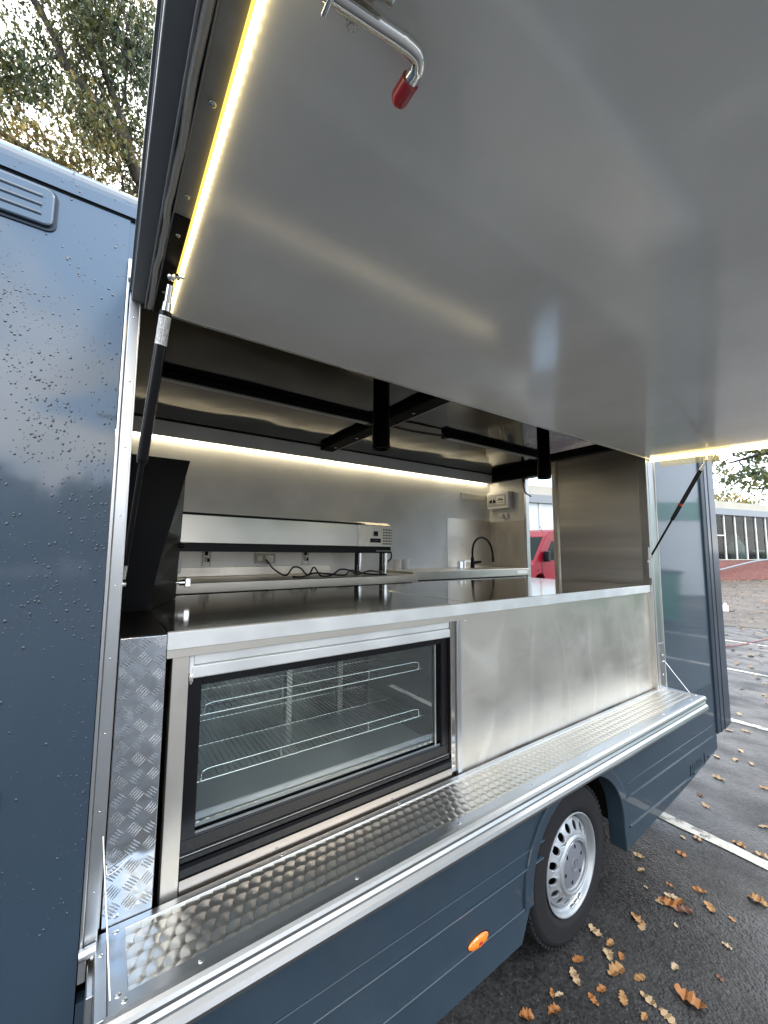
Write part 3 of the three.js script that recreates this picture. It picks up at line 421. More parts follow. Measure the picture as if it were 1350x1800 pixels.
{ // display fridge
  const f = thing('display_fridge', 'built-in glass fronted display fridge with black frame and wire shelves', 'display fridge');
  part('top_profile', [box(0.217, 1.165, 1.556, 1.586, -0.10, -0.036, 0.003), box(0.213, 1.165, 1.522, 1.5555, -0.10, -0.030, 0.004)], M.alu_edge, f, 'two-step aluminium profile over the glass');
  part('bracket', box(0.2055, 0.2165, 1.535, 1.585, -0.06, -0.035, 0.001), M.white_plastic, f); part('pivot', ball([0.211, 1.522, -0.035], 1, 0.006, 0.016, 0.006), M.chrome, f);
  part('frame', [box(0.206, 0.242, 1.05, 1.523, -0.09, -0.048, 0.003), box(1.132, 1.165, 1.06, 1.575, -0.09, -0.048, 0.003), box(0.242, 1.132, 1.496, 1.52, -0.085, -0.05, 0.002), box(0.206, 1.165, 1.074, 1.108, -0.09, -0.046, 0.003), box(0.206, 1.162, 1.058, 1.071, -0.075, -0.036, 0.003)], M.black_gloss, f, 'black frame round the glass');
  part('glass', box(0.24, 1.135, 1.105, 1.498, -0.0705, -0.0695), M.glass, f);
  part('inner_trim', [box(0.243, 1.13, 1.109, 1.1135, -0.062, -0.056), box(1.108, 1.112, 1.112, 1.495, -0.066, -0.06)], M.alu_bright, f);
  part('base_panel', prismX([[-0.06, 1.056], [-0.036, 1.0545], [-0.03, 1.048], [-0.0285, 1.03], [-0.031, 1.022], [-0.12, 1.022], [-0.12, 1.056]], 0.206, 1.165), M.black_gloss, f, 'black curved base band below the glass');
  part('lower_panel', prismX([[-0.032, 1.022], [-0.029, 1.01], [-0.026, 0.99], [-0.02, 0.96], [-0.12, 0.96], [-0.12, 1.022]], 0.206, 1.165), std('steel_brown', { color: lin(0.42, 0.375, 0.33), metalness: 1, roughness: 0.24 }), f, 'brownish steel panel under the black base band');
  part('trim_line', box(0.206, 1.162, 1.0715, 1.0735, -0.06, -0.0405), M.alu_bright, f);
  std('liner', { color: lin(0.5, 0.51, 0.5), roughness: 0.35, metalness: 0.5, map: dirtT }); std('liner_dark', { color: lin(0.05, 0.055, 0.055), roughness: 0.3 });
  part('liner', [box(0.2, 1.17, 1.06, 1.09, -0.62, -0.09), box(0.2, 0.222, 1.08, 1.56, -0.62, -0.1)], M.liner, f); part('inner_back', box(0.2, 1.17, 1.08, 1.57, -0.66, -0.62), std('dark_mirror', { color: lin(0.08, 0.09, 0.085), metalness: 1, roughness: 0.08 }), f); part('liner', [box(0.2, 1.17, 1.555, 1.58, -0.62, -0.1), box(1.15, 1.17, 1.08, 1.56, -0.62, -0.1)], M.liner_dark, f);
  for (const x of [0.72, 0.98]) part('support_rail', [box(x - 0.012, x + 0.012, 1.09, 1.55, -0.617, -0.6), ...Array.from({ length: 16 }, (_, k) => box(x - 0.005, x + 0.005, 1.105 + k * 0.027, 1.117 + k * 0.027, -0.6, -0.598))], M.steel, f);
  part('tray', box(0.26, 0.55, 1.425, 1.44, -0.56, -0.36, 0.006), M.white_plastic, f);
  const wireG = rod([0, 0, -0.115], [0, 0, -0.56], 0.0015, 0.0015, 6);
  for (const y of [1.392, 1.21]) {
    const s = part('shelf', [rod([0.235, y, -0.115], [1.09, y, -0.115], 0.0026, 0.0026, 8), rod([0.235, y, -0.34], [1.09, y, -0.34], 0.002, 0.002, 8), rod([0.235, y, -0.55], [1.09, y, -0.55], 0.0026, 0.0026, 8), tube([[0.262, y, -0.113], [0.266, y + 0.026, -0.112], [0.29, y + 0.032, -0.112], [0.6, y + 0.032, -0.112], [1.04, y + 0.032, -0.112], [1.066, y + 0.026, -0.112], [1.07, y, -0.113]], 0.0024, 120, 8, 0.1), ...[0.5, 0.83].map((x) => rod([x, y, -0.113], [x, y + 0.032, -0.112], 0.002, 0.002, 6))], M.chrome, f);
    for (let k = 0; k < 50; k++) { const w = mesh('wire', wireG, M.chrome, s); w.position.set(0.243 + k * 0.01715, y + 0.003, 0); }
  }
}
{ // black oven
  const t = thing('countertop_oven', 'tall black oven with concave side and square chrome knob on the counter end', 'oven');
  const fr = [[0.141, 1.653], [0.15, 1.735], [0.166, 1.83], [0.188, 1.93], [0.215, 2.05], [0.247, 2.203]], yb = (y) => 1.653 + (y - 1.653) * 1.02, zf = -0.475, zb = -0.82, pos = [], q = (a, b, c, d) => pos.push(...a, ...b, ...c, ...a, ...c, ...d);
  const bx = (k) => 0.268 + 0.003 * k;
  for (let k = 0; k < 5; k++) { const [x0, y0] = fr[k], [x1, y1] = fr[k + 1]; q([0.02, y0, zf], [x0, y0, zf], [x1, y1, zf], [0.02, y1, zf]); q([x0, y0, zf], [bx(k), y0, zb], [bx(k + 1), y1, zb], [x1, y1, zf]); q([bx(k), y0, zb], [0.02, y0, zb], [0.02, y1, zb], [bx(k + 1), y1, zb]); q([0.02, y0, zb], [0.02, y0, zf], [0.02, y1, zf], [0.02, y1, zb]); }
  q([0.02, 2.203, zf], [0.247, 2.203, zf], [bx(5), 2.203, zb], [0.02, 2.203, zb]); q([0.02, 1.653, zb], [bx(0), 1.653, zb], [0.141, 1.653, zf], [0.02, 1.653, zf]);
  const g = new THREE.BufferGeometry(); g.setAttribute('position', new THREE.Float32BufferAttribute(pos, 3)); g.computeVertexNormals(); part('body', wuv(g), M.black_textured, t);
  part('knob', [box(0.298, 0.322, 1.702, 1.742, -0.83, -0.79, 0.004), rod([0.278, 1.722, -0.81], [0.298, 1.722, -0.81], 0.014, 0.014, 20), rod([0.25, 1.722, -0.81], [0.278, 1.722, -0.81], 0.005, 0.005, 10)], M.chrome, t, 'square chrome knob');
  part('knob_button', rod([0.26, 1.885, -0.82], [0.292, 1.885, -0.82], 0.011, 0.011, 16), M.black, t); part('side_fitting', box(0.262, 0.285, 1.76, 1.83, -0.9, -0.815, 0.01), M.grey_plastic, t);
}
{ // back benches
  const b = thing('prep_bench', 'long stainless prep bench along the back wall, left of the sink unit', 'prep bench');
  part('worktop', [box(-0.2, 2.172, 1.606, 1.668, -1.47, -1.45, 0.004), box(-0.2, 2.17, 1.64, 1.667, -2.06, -1.468)], M.steel, b); part('upstand', box(-0.2, 1.66, 1.668, 1.735, -2.075, -2.058, 0.003), M.steel, b); part('door_front', [box(-0.2, 0.95, 0.8, 1.585, -2.0, -1.5, 0.004), box(0.955, 2.15, 0.8, 1.585, -2.0, -1.5, 0.004)], M.steel, b); part('shadow_gap', box(-0.2, 2.1, 1.585, 1.606, -2.0, -1.52), M.black_matt, b); part('foot', rod([2.05, 1.58, -1.48], [2.05, 1.606, -1.48], 0.02), M.black, b); part('foot', rod([1.98, 1.585, -1.48], [1.98, 1.606, -1.48], 0.016), M.black, b);
  const s = thing('sink_unit', 'stainless sink unit in the rear corner with black swan-neck tap', 'sink unit');
  part('worktop', box(2.174, 3.80, 1.614, 1.688, -2.07, -1.52, 0.004), M.steel, s); part('cabinet', box(2.19, 3.78, 0.8, 1.6, -2.05, -1.56, 0.004), M.white_panel, s); part('rim_seal', box(2.3, 3.822, 1.688, 1.693, -2.08, -2.06), M.white_plastic, s); part('maker_plate', box(3.58, 3.75, 1.635, 1.668, -1.52, -1.5185), M.white_plastic, s);
  const tp = part('tap', [tube([[3.272, 1.70, -1.86], [3.272, 1.82, -1.86], [3.275, 1.88, -1.86], [3.30, 1.955, -1.86], [3.36, 2.005, -1.86], [3.44, 2.018, -1.86], [3.52, 1.985, -1.86], [3.575, 1.92, -1.86], [3.6, 1.84, -1.86], [3.605, 1.79, -1.86]], 0.0115, 80, 12), rod([3.272, 1.688, -1.86], [3.272, 1.80, -1.86], 0.024, 0.018), rod([3.605, 1.80, -1.86], [3.604, 1.745, -1.86], 0.015, 0.013), rod([3.275, 1.74, -1.86], [3.36, 1.755, -1.82], 0.02, 0.013)], M.black, s, 'black swan-neck mixer tap');
  part('soap_holder', [box(3.08, 3.17, 1.76, 1.768, -1.85, -1.79, 0.002), box(3.085, 3.105, 1.688, 1.762, -1.84, -1.80, 0.002), box(3.02, 3.07, 1.688, 1.76, -1.84, -1.80, 0.004)], M.chrome, s, 'small bent steel bracket beside the tap');
}
{ // topping unit
  const t = thing('topping_fridge', 'long steel topping fridge on legs with control panel and vents at one end', 'topping fridge', [1.0, 0, -1.72]); t.rotation.y = 0.06; t.rotation.z = -0.006;
  const L = -0.85, R = 1.04;
  part('body', [box(L, R, 1.905, 2.085, -0.14, 0.12, 0.004)], std('unit_steel', { color: lin(0.36, 0.345, 0.31), metalness: 1, roughness: 0.26, bumpMap: waveT, bumpScale: 0.012 }), t); part('base', box(L, R - 0.01, 1.852, 1.905, -0.13, 0.115, 0.003), M.black, t);
  part('lid_rail', [box(L, R - 0.33, 2.085, 2.098, 0.085, 0.118, 0.002)], M.black, t); part('lid', prismX([[0.11, 2.088], [0.06, 2.112], [-0.1, 2.112], [-0.13, 2.088]], R - 0.34, R - 0.01), M.steel, t, 'sloping steel lid over the control end'); part('film', prismX([[0.118, 2.096], [0.09, 2.103], [0.05, 2.10], [0.05, 2.097]], R - 0.5, R - 0.28), M.white_plastic, t, 'loose end of protective film');
  const cp = part('control_panel', box(R - 0.36, R - 0.004, 1.908, 2.082, 0.12, 0.1225), M.steel, t); part('display', box(R - 0.24, R - 0.13, 1.94, 1.975, 0.1225, 0.1265, 0.002), M.black_gloss, cp); part('switch', box(R - 0.205, R - 0.16, 1.995, 2.035, 0.1225, 0.1275, 0.004), M.black, cp);
  part('readout', box(R - 0.2, R - 0.165, 1.953, 1.962, 0.1265, 0.127), std('readout', { color: lin(0.02, 0.08, 0.1), roughness: 0.3 }), cp);
  for (let r = 0; r < 6; r++) for (let c = 0; c < 6; c++) part('vent_slot', box(R - 0.105 + c * 0.0165, R - 0.095 + c * 0.0165, 1.925 + r * 0.024, 1.938 + r * 0.024, 0.1224, 0.1235), M.black_matt, cp);
  for (let c = 0; c < 10; c++) part('vent_slot', box(R - 0.17 + c * 0.0155, R - 0.161 + c * 0.0155, 1.866, 1.876, 0.1145, 0.1162), M.grey_plastic, t);
  const legG = [rod([0, 1.668, 0], [0, 1.75, 0], 0.017, 0.017), rod([0, 1.75, 0], [0, 1.853, 0], 0.022, 0.022)];
  for (const [x, z] of [[R - 0.2, -0.09], [R - 0.04, 0.07], [L + 0.1, 0.06]]) part('leg', legG.map((g) => g.clone().translate(x, 0, z)), M.chrome, t); part('leg', [rod([R - 0.235, 1.668, -0.09], [R - 0.235, 1.853, -0.09], 0.012), rod([R - 0.085, 1.668, 0.07], [R - 0.085, 1.853, 0.07], 0.014)], M.black, t);
  const c = part('power_cable', [tube([[2.07, 1.855, -1.70], [2.085, 1.8, -1.72], [2.03, 1.74, -1.75], [1.97, 1.69, -1.70], [1.88, 1.69, -1.6], [1.76, 1.705, -1.56], [1.66, 1.68, -1.58], [1.57, 1.715, -1.57], [1.5, 1.72, -1.58], [1.44, 1.68, -1.6], [1.36, 1.675, -1.62], [1.3, 1.74, -1.62], [1.26, 1.68, -1.63], [1.2, 1.735, -1.64], [1.15, 1.74, -1.66], [1.11, 1.68, -1.70], [1.09, 1.72, -1.9], [1.08, 1.77, -2.0], [1.07, 1.79, -2.04]], 0.0065, 200, 8), tube([[1.9, 1.674, -1.52], [1.75, 1.68, -1.6], [1.62, 1.71, -1.62], [1.52, 1.68, -1.54], [1.4, 1.69, -1.6], [1.28, 1.7, -1.56], [1.2, 1.674, -1.6], [1.14, 1.674, -1.64]], 0.0065, 100, 8)], M.cable, scene); tag(c, 'black power cable lying in loops on the prep bench', 'cable');
}
{ const m = part('torn_film', [prismZ([[0, 0], [0.03, 0.012], [0.045, 0.05], [0.03, 0.045], [0.032, 0.075], [0.012, 0.04], [-0.02, 0.055], [-0.012, 0.02]], 0, 0.002).translate(1.17, 2.02, -2.0805), prismZ([[0, 0], [0.02, -0.04], [0.045, -0.03], [0.03, 0.0]], 0, 0.002).rotateY(0.5).translate(1.18, 2.02, -2.07)], std('film', { color: lin(0.8, 0.74, 0.55), roughness: 0.4 }), scene); tag(m, 'torn scrap of pale film sticking to the back wall over the topping fridge', 'film scrap');
  const c = part('hanging_cable', tube([[3.82, 2.70, -1.6], [3.80, 2.6, -1.575], [3.80, 2.52, -1.55], [3.83, 2.47, -1.50]], 0.008, 30, 8), M.cable, scene); tag(c, 'short dark cable curving down the door jamb beside the fuse box', 'cable'); }
{ // wall fittings
  const fb = thing('fuse_box', 'light grey fuse box on the rear wall above the splashback', 'fuse box', [3.83, 2.36, -1.9]);
  part('housing', box(-0.09, 0, 0, 0.2, -0.15, 0.165, 0.012), M.white_plastic, fb); part('cover', box(-0.096, -0.09, 0.03, 0.17, -0.13, 0.13, 0.004), M.grey_plastic, fb); part('label_strip', box(-0.098, -0.096, 0.055, 0.145, 0.0, 0.11), M.white_plastic, fb); part('print', [box(-0.0985, -0.098, 0.115, 0.122, 0.02, 0.08), box(-0.0985, -0.098, 0.095, 0.108, 0.015, 0.095), box(-0.0985, -0.098, 0.07, 0.075, 0.01, 0.1)], M.black_matt, fb);
  for (let k = 0; k < 6; k++) part('breaker', box(-0.102, -0.096, 0.075, 0.115 - (k % 2) * 0.012, -0.12 + k * 0.018, -0.106 + k * 0.018, 0.001), k % 3 ? M.black : M.grey_plastic, fb);
  const so = thing('wall_socket', 'small white socket with plug just below the fuse box', 'socket', [3.83, 2.25, -1.84]); part('plate', box(-0.03, 0, 0, 0.07, -0.035, 0.035, 0.004), M.white_plastic, so); part('plug', box(-0.07, -0.03, 0.01, 0.045, -0.05, 0.0, 0.006), M.white_plastic, so);
  const st = thing('steel_strip', 'short steel strip on the back wall beside the fuse box', 'steel strip', [3.55, 2.47, -2.08]); part('plate', box(-0.22, 0.265, 0, 0.068, 0, 0.006, 0.001), M.steel, st); part('edge_fold', box(-0.222, -0.21, -0.003, 0.071, 0, 0.012, 0.001), M.steel, st);
  const mk = (x, lab) => { const t = thing('wall_bracket', lab, 'bracket', [x, 1.74, -2.08]); part('plate', box(-0.036, 0.036, 0, 0.115, 0, 0.006, 0.002), M.white_plastic, t); part('slot', [box(-0.012, 0.012, 0.085, 0.112, 0.006, 0.0075), box(0.004, 0.024, 0.035, 0.062, 0.006, 0.0075)], M.black_matt, t); part('latch', box(-0.014, 0.006, 0.035, 0.07, 0.006, 0.014, 0.002), M.grey_plastic, t); for (let r = 0; r < 6; r++) for (const c of [-0.026, 0.026]) part('hole', rod([c, 0.01 + r * 0.019, 0.005], [c, 0.01 + r * 0.019, 0.0072], 0.0042, 0.0042, 8), M.black_matt, t); return t; };
  mk(0.63, 'white perforated wall bracket nearest the black oven, under the topping fridge'); mk(1.43, 'white perforated wall bracket right of the plugged-in socket, under the topping fridge');
  const s2 = thing('wall_socket', 'grey double socket with a black plug under the middle of the topping fridge', 'socket', [1.07, 1.76, -2.08]); part('plate', box(-0.08, 0.09, 0, 0.085, 0, 0.02, 0.004), M.grey_plastic, s2); part('switch', box(-0.06, -0.02, 0.02, 0.06, 0.02, 0.026, 0.003), M.white_plastic, s2); part('plug', box(0.0, 0.06, 0.01, 0.06, 0.02, 0.055, 0.008), M.white_plastic, s2); part('grip', box(0.015, 0.03, -0.005, 0.03, 0.03, 0.05, 0.004), M.black, s2);
  const mkc = (x, z, lab) => { const t = thing('white_tub', lab, 'tub', [x, 1.688, z], 'white tubs on the sink unit'); part('tub', clean(new THREE.LatheGeometry([[0.001, 0], [0.036, 0], [0.04, 0.085], [0.042, 0.088], [0.042, 0.095], [0.001, 0.097]].map(([a, b]) => new THREE.Vector2(a, b)), 24)), M.white_plastic, t); part('lid', clean(new THREE.CylinderGeometry(0.0435, 0.0435, 0.012, 24).translate(0, 0.092, 0)), M.white_plastic, t); };
  mkc(2.31, -1.93, 'white lidded tub beside the legs of the topping fridge'); mkc(2.41, -1.93, 'white lidded tub, on the side towards the tap');
}

// ================================================================ glazed building
{
  const A = 0.2199, b = thing('glazed_building', 'low building with a long steel window band over a red brick base', 'building', [18.8, 0, -11.55]); b.rotation.y = -A;   // local +x runs along the wall, +z towards the car park
  const brickT = tex(512, 512, (u, v) => { const row = Math.floor(v * 32), x = u * 10 + (row % 2) * 0.5, m = Math.min((v * 32) % 1, 1 - (v * 32) % 1) < 0.12 || (x % 1) < 0.06, h = hash(Math.floor(x) % 10, row, 3); const k = m ? 0.62 : 0.75 + 0.3 * h; return m ? [k, k * 0.8, k * 0.75] : [k, k * 0.72, k * 0.68]; }, false, 2.4);
  std('brick_base', { color: lin(0.23, 0.13, 0.115), map: brickT, roughness: 0.9 }); std('fascia_cream', { color: lin(0.42, 0.4, 0.34), roughness: 0.8, map: withRep(dirtT, 5) }); std('fascia_grey', { color: lin(0.19, 0.21, 0.225), roughness: 0.6 }); std('mullion_paint', { color: lin(0.62, 0.62, 0.6), roughness: 0.6 }); std('dim_wall', { color: lin(0.2, 0.2, 0.19), roughness: 0.9 }); std('green_paint', { color: lin(0.03, 0.2, 0.09), roughness: 0.5 }); std('sheet', { color: lin(0.75, 0.76, 0.78), roughness: 0.8 });
  const X0 = -16, X1 = 46;
  part('brick_base', box(X0, X1, 0, 1.36, -0.3, 0), M.brick_base, b); part('coping', box(X0, X1, 1.36, 1.42, -0.32, 0.05), M.fascia_cream, b); part('fascia', box(X0, X1, 4.44, 4.87, -0.3, 0.12), M.fascia_grey, b, 'grey fascia over the windows'); part('parapet', box(X0, X1, 4.872, 5.36, -0.3, 0.05), M.fascia_cream, b, 'cream parapet'); part('roof', box(X0, X1, 4.9, 5.0, -14, -0.3), M.fascia_grey, b); part('inner_wall', [box(X0, X1, 0, 4.9, -14.2, -14), box(X0 - 0.2, X0, 0, 4.9, -14, -0.3), box(X1, X1 + 0.2, 0, 4.9, -14, -0.3), box(X0, X1, 0.9, 1.0, -14, -0.3)], M.dim_wall, b); part('inner_screen', box(X0, 6, 1, 4.4, -0.7, -0.5), M.dim_wall, b);
  let k = 0; for (let x = X0; x < X1 - 0.1; x += 1.24, k++) {
    const near = x < 8; const w = part('window', [box(x - 0.045, x + 0.045, 1.42, 4.44, -0.12, 0.0)], M.mullion_paint, b);
    part('pane', box(x + 0.045, x + 1.195, 1.42, 4.44, -0.075, -0.065), near ? M.glass_frosted : M.glass_far, w);
    if (k % 6 === 1) part('transom', box(x + 0.045, x + 1.195, 3.0, 3.07, -0.1, -0.02), M.mullion_paint, w);
  }
  // seen through the panes
  const s = thing('sheeted_bundle', 'white sheeted bundle standing behind the windows of the far building', 'bundle'); const P = (lx, y, lz) => [18.8 + lx * Math.cos(A) - lz * Math.sin(A), y, -11.55 + lx * Math.sin(A) + lz * Math.cos(A)];
  const gs = ball([0, 0, 0], 1, 0.55, 0.95, 0.5, 20), pp = gs.attributes.position; for (let i = 0; i < pp.count; i++) { const f = 0.85 + 0.35 * noise(pp.getX(i) * 5 + 3, pp.getY(i) * 3 + 5, pp.getZ(i) * 5); pp.setXYZ(i, pp.getX(i) * f, pp.getY(i), pp.getZ(i) * f); } gs.computeVertexNormals();
  part('sheet', gs.translate(...P(19.2, 1.9, -0.9)), M.sheet, s); part('knot', ball(P(19.1, 2.95, -0.9), 0.24, 1, 1.1, 1), M.sheet, s);
  const g = thing('green_rack', 'green slanted rack behind the window at the edge of the view', 'rack'); part('rack_frame', [0, 1, 2, 3].map((q) => rod(P(22.4 + q * 0.5, 1.2, -1), P(23.6 + q * 0.5, 2.9, -1), 0.12, 0.12, 6)), M.green_paint, g); part('shelf', [rod(P(21.5, 2.0, -1), P(26, 2.0, -1), 0.08), rod(P(21.5, 1.4, -1), P(26, 1.4, -1), 0.08)], M.sheet, g);
}
{ // red van
  const v = thing('red_van', 'red high-roof van parked beyond the rear doorway of the catering van', 'van', [13.2, 0.1, -8.6]);   // local +x runs to its rear, +z towards us
  std('red_paint', { color: lin(0.17, 0.003, 0.013), roughness: 0.4, specularIntensity: 0.4, clearcoat: 0.15, clearcoatRoughness: 0.04 }); std('van_glass', { color: lin(0.012, 0.02, 0.02), roughness: 0.08, specularIntensity: 0.08 });
  const prof = [[0, 0.45], [0, 0.98], [0.12, 1.12], [0.85, 1.32], [1.75, 2.42], [2.0, 2.62], [2.5, 2.72], [5.6, 2.74], [5.7, 2.6], [5.75, 0.45]];
  const sh = shape(prof), h = new THREE.Path(); h.absarc(1.28, 0.36, 0.46, 0, Math.PI * 2); 
  part('body', prismZ([[0, 0.45], [0, 0.98], [0.12, 1.12], [0.85, 1.32], [1.75, 2.42], [2.0, 2.62], [2.5, 2.72], [5.6, 2.74], [5.7, 2.6], [5.75, 0.45], [1.72, 0.45], [1.66, 0.66], [1.5, 0.82], [1.28, 0.87], [1.05, 0.82], [0.9, 0.66], [0.84, 0.45]], -1.9, 0, 0.05), M.red_paint, v);
  { const g = new THREE.BufferGeometry(); const a = [0.93, 1.425, -1.78], b2 = [0.93, 1.425, -0.1], c = [1.70, 2.375, -0.16], d = [1.70, 2.375, -1.72]; g.setAttribute('position', new THREE.Float32BufferAttribute([...a, ...b2, ...c, ...a, ...c, ...d], 3)); g.computeVertexNormals(); part('windscreen', clean(g), M.van_glass, v); }
  const door = part('front_door', prismZ([[1.55, 0.55], [2.75, 0.55], [2.75, 2.35], [1.95, 2.33], [1.22, 1.38]].map(([x, y]) => [x + 0.03, y]), 0.0, 0.006), M.red_paint, v); part('window', prismZ([[1.55, 1.42], [2.6, 1.42], [2.6, 2.2], [2.05, 2.2]], 0.006, 0.012), M.van_glass, door); part('handle', box(2.45, 2.6, 1.2, 1.25, 0.006, 0.03, 0.008), M.black, door);
  part('door_gap', [box(1.36, 1.375, 0.55, 1.5, 0.0, 0.0075), box(2.78, 2.795, 0.55, 2.3, 0.0, 0.0075)], M.black_matt, v);
  part('mirror', box(1.42, 1.62, 1.36, 1.78, 0.03, 0.26, 0.04), M.black, v); part('bumper', box(-0.06, 0.9, 0.36, 0.66, -1.92, 0.02, 0.05), M.grey_plastic, v); part('rub_strip', box(1.75, 5.6, 0.62, 0.72, 0, 0.02, 0.006), M.red_paint, v); part('side_lamp', ball([1.12, 1.02, 0.01], 1, 0.06, 0.03, 0.015), M.black, v); part('aerial', rod([2.05, 2.64, -0.4], [1.9, 2.85, -0.4], 0.012), M.black, v);
  const w = new THREE.Group(); w.name = 'wheel'; w.position.set(1.28, 0.25, -0.1); part('tyre', clean(new THREE.TorusGeometry(0.27, 0.1, 12, 32)), M.rubber, w); part('rim', clean(new THREE.CylinderGeometry(0.2, 0.2, 0.1, 24).rotateX(Math.PI / 2)), M.rim_silver, w); v.add(w); const w2 = w.clone(); w2.position.x = 4.9; v.add(w2); part('arch_inner', box(0.85, 1.72, 0.4, 0.9, -1.5, -0.35), M.black_matt, v);
}
{ // things across the car park, seen as reflections in the van
  const a = Math.PI / 4, t = thing('white_warehouse', 'white walled warehouse with green band across the car park, mirrored in the van panels', 'warehouse', [13.5, 0, 13.5]); t.rotation.y = Math.PI + a * 1.0;
  std('wh_wall', { color: lin(0.84, 0.85, 0.86), roughness: 0.8, map: withRep(dirtT, 6) });
  part('wall', box(-13, 9.5, 0, 6.2, -8, 0), M.wh_wall, t); part('band', box(-13, 9.5, 3.3, 4.1, 0.0, 0.05), M.green_paint, t, 'green stripe'); part('roof', box(-13.2, 9.7, 6.2, 6.5, -8.2, 0.15), M.fascia_grey, t); part('shutter_door', box(-9.5, -6.5, 0, 3.0, 0.0, 0.06), M.green_paint, t, 'green roller door'); for (let k = 0; k < 8; k++) part('shutter_rib', box(-9.5, -6.5, 0.2 + k * 0.35, 0.25 + k * 0.35, 0.06, 0.1), M.green_paint, t);
  const c = thing('green_container', 'green metal waste container in front of the warehouse', 'container', [12.4, 0, 4.6]); c.rotation.y = 0.9; part('body', prismX([[-0.7, 0.1], [0.7, 0.1], [0.9, 1.3], [-0.9, 1.3]], -1.2, 1.2, 0.03), M.green_paint, c); part('lid', box(-1.25, 1.25, 1.3, 1.38, -0.95, 0.95, 0.03), M.black, c); for (const [x, z] of [[-1, -0.5], [1, -0.5], [-1, 0.5], [1, 0.5]]) part('caster', rod([x - 0.04, 0.06, z], [x + 0.04, 0.06, z], 0.06), M.black, c);
}

// ================================================================ trees and leaves
const leafG = (() => { // lobed oak leaf, folded along the midrib, about 1 unit long
  const half = [[0, 0], [0.06, 0.02], [0.16, 0.12], [0.12, 0.2], [0.25, 0.33], [0.16, 0.42], [0.3, 0.56], [0.18, 0.64], [0.24, 0.78], [0.12, 0.86], [0.08, 0.97], [0, 1.0]], z = (x) => Math.abs(x) * 0.35, pos = [];
  for (const s of [1, -1]) for (let i = 0; i < half.length - 1; i++) { const [x0, y0] = half[i], [x1, y1] = half[i + 1], A = [0, y0, 0], B = [s * x0, y0, z(x0)], C = [s * x1, y1, z(x1)], D = [0, y1, 0]; const q = s > 0 ? [A, B, C, A, C, D] : [A, C, B, A, D, C]; q.forEach((p) => pos.push(...p)); }
  const g = new THREE.BufferGeometry(); g.setAttribute('position', new THREE.Float32BufferAttribute(pos, 3)); g.computeVertexNormals(); return clean(g);
})();
const leafS = (() => { const p = [[0, 0, 0], [0.3, 0.3, 0.1], [0.12, 0.55, 0.02], [0.28, 0.8, 0.1], [0, 1, 0], [-0.28, 0.8, 0.1], [-0.12, 0.55, 0.02], [-0.3, 0.3, 0.1]], pos = []; for (const [a, b, c] of [[0, 1, 2], [0, 2, 6], [0, 6, 7], [2, 3, 4], [2, 4, 6], [4, 5, 6]]) pos.push(...p[a], ...p[b], ...p[c]); const g = new THREE.BufferGeometry(); g.setAttribute('position', new THREE.Float32BufferAttribute(pos, 3)); g.computeVertexNormals(); return clean(g); })();
const barkT = tex(256, 256, (u, v) => { const k = 0.5 + 0.5 * fbm(u * 14, v * 3, 2, 4, 14, 3); return [k, k * 0.96, k * 0.88]; }, false, 1);
std('bark', { color: lin(0.055, 0.05, 0.042), map: barkT, roughness: 0.95 });
std('leaf', { color: lin(1, 1, 1), roughness: 0.75, transmission: 0.45, thickness: 0, ior: 1.3, side: THREE.DoubleSide });
function crownOf(tips, per, spread, size, palette, parent, geo = leafS) {
  const n = tips.length * per, im = new THREE.InstancedMesh(geo, M.leaf, n), o = new THREE.Object3D(), c = new THREE.Color(); let k = 0;
  for (const [x, y, z, tone] of tips) for (let i = 0; i < per; i++) {
    const g = () => (rnd() + rnd() + rnd() - 1.5) * spread; o.position.set(x + g(), y + g() * 0.8, z + g()); o.rotation.set(rr(-1.2, 1.2), rr(0, 6.28), rr(-1.2, 1.2)); const s = size * rr(0.6, 1.25); o.scale.set(s, s, s); o.updateMatrix(); im.setMatrixAt(k, o.matrix);
    const p = palette[Math.floor(clamp(tone + rr(-0.22, 0.22), 0, 0.999) * palette.length)], f = rr(0.7, 1.25); c.setRGB(p[0] * f, p[1] * f, p[2] * f); im.setColorAt(k++, c);
  }
  im.name = 'crown'; im.userData.kind = 'stuff'; im.castShadow = im.receiveShadow = true; parent.add(im); return im;
}
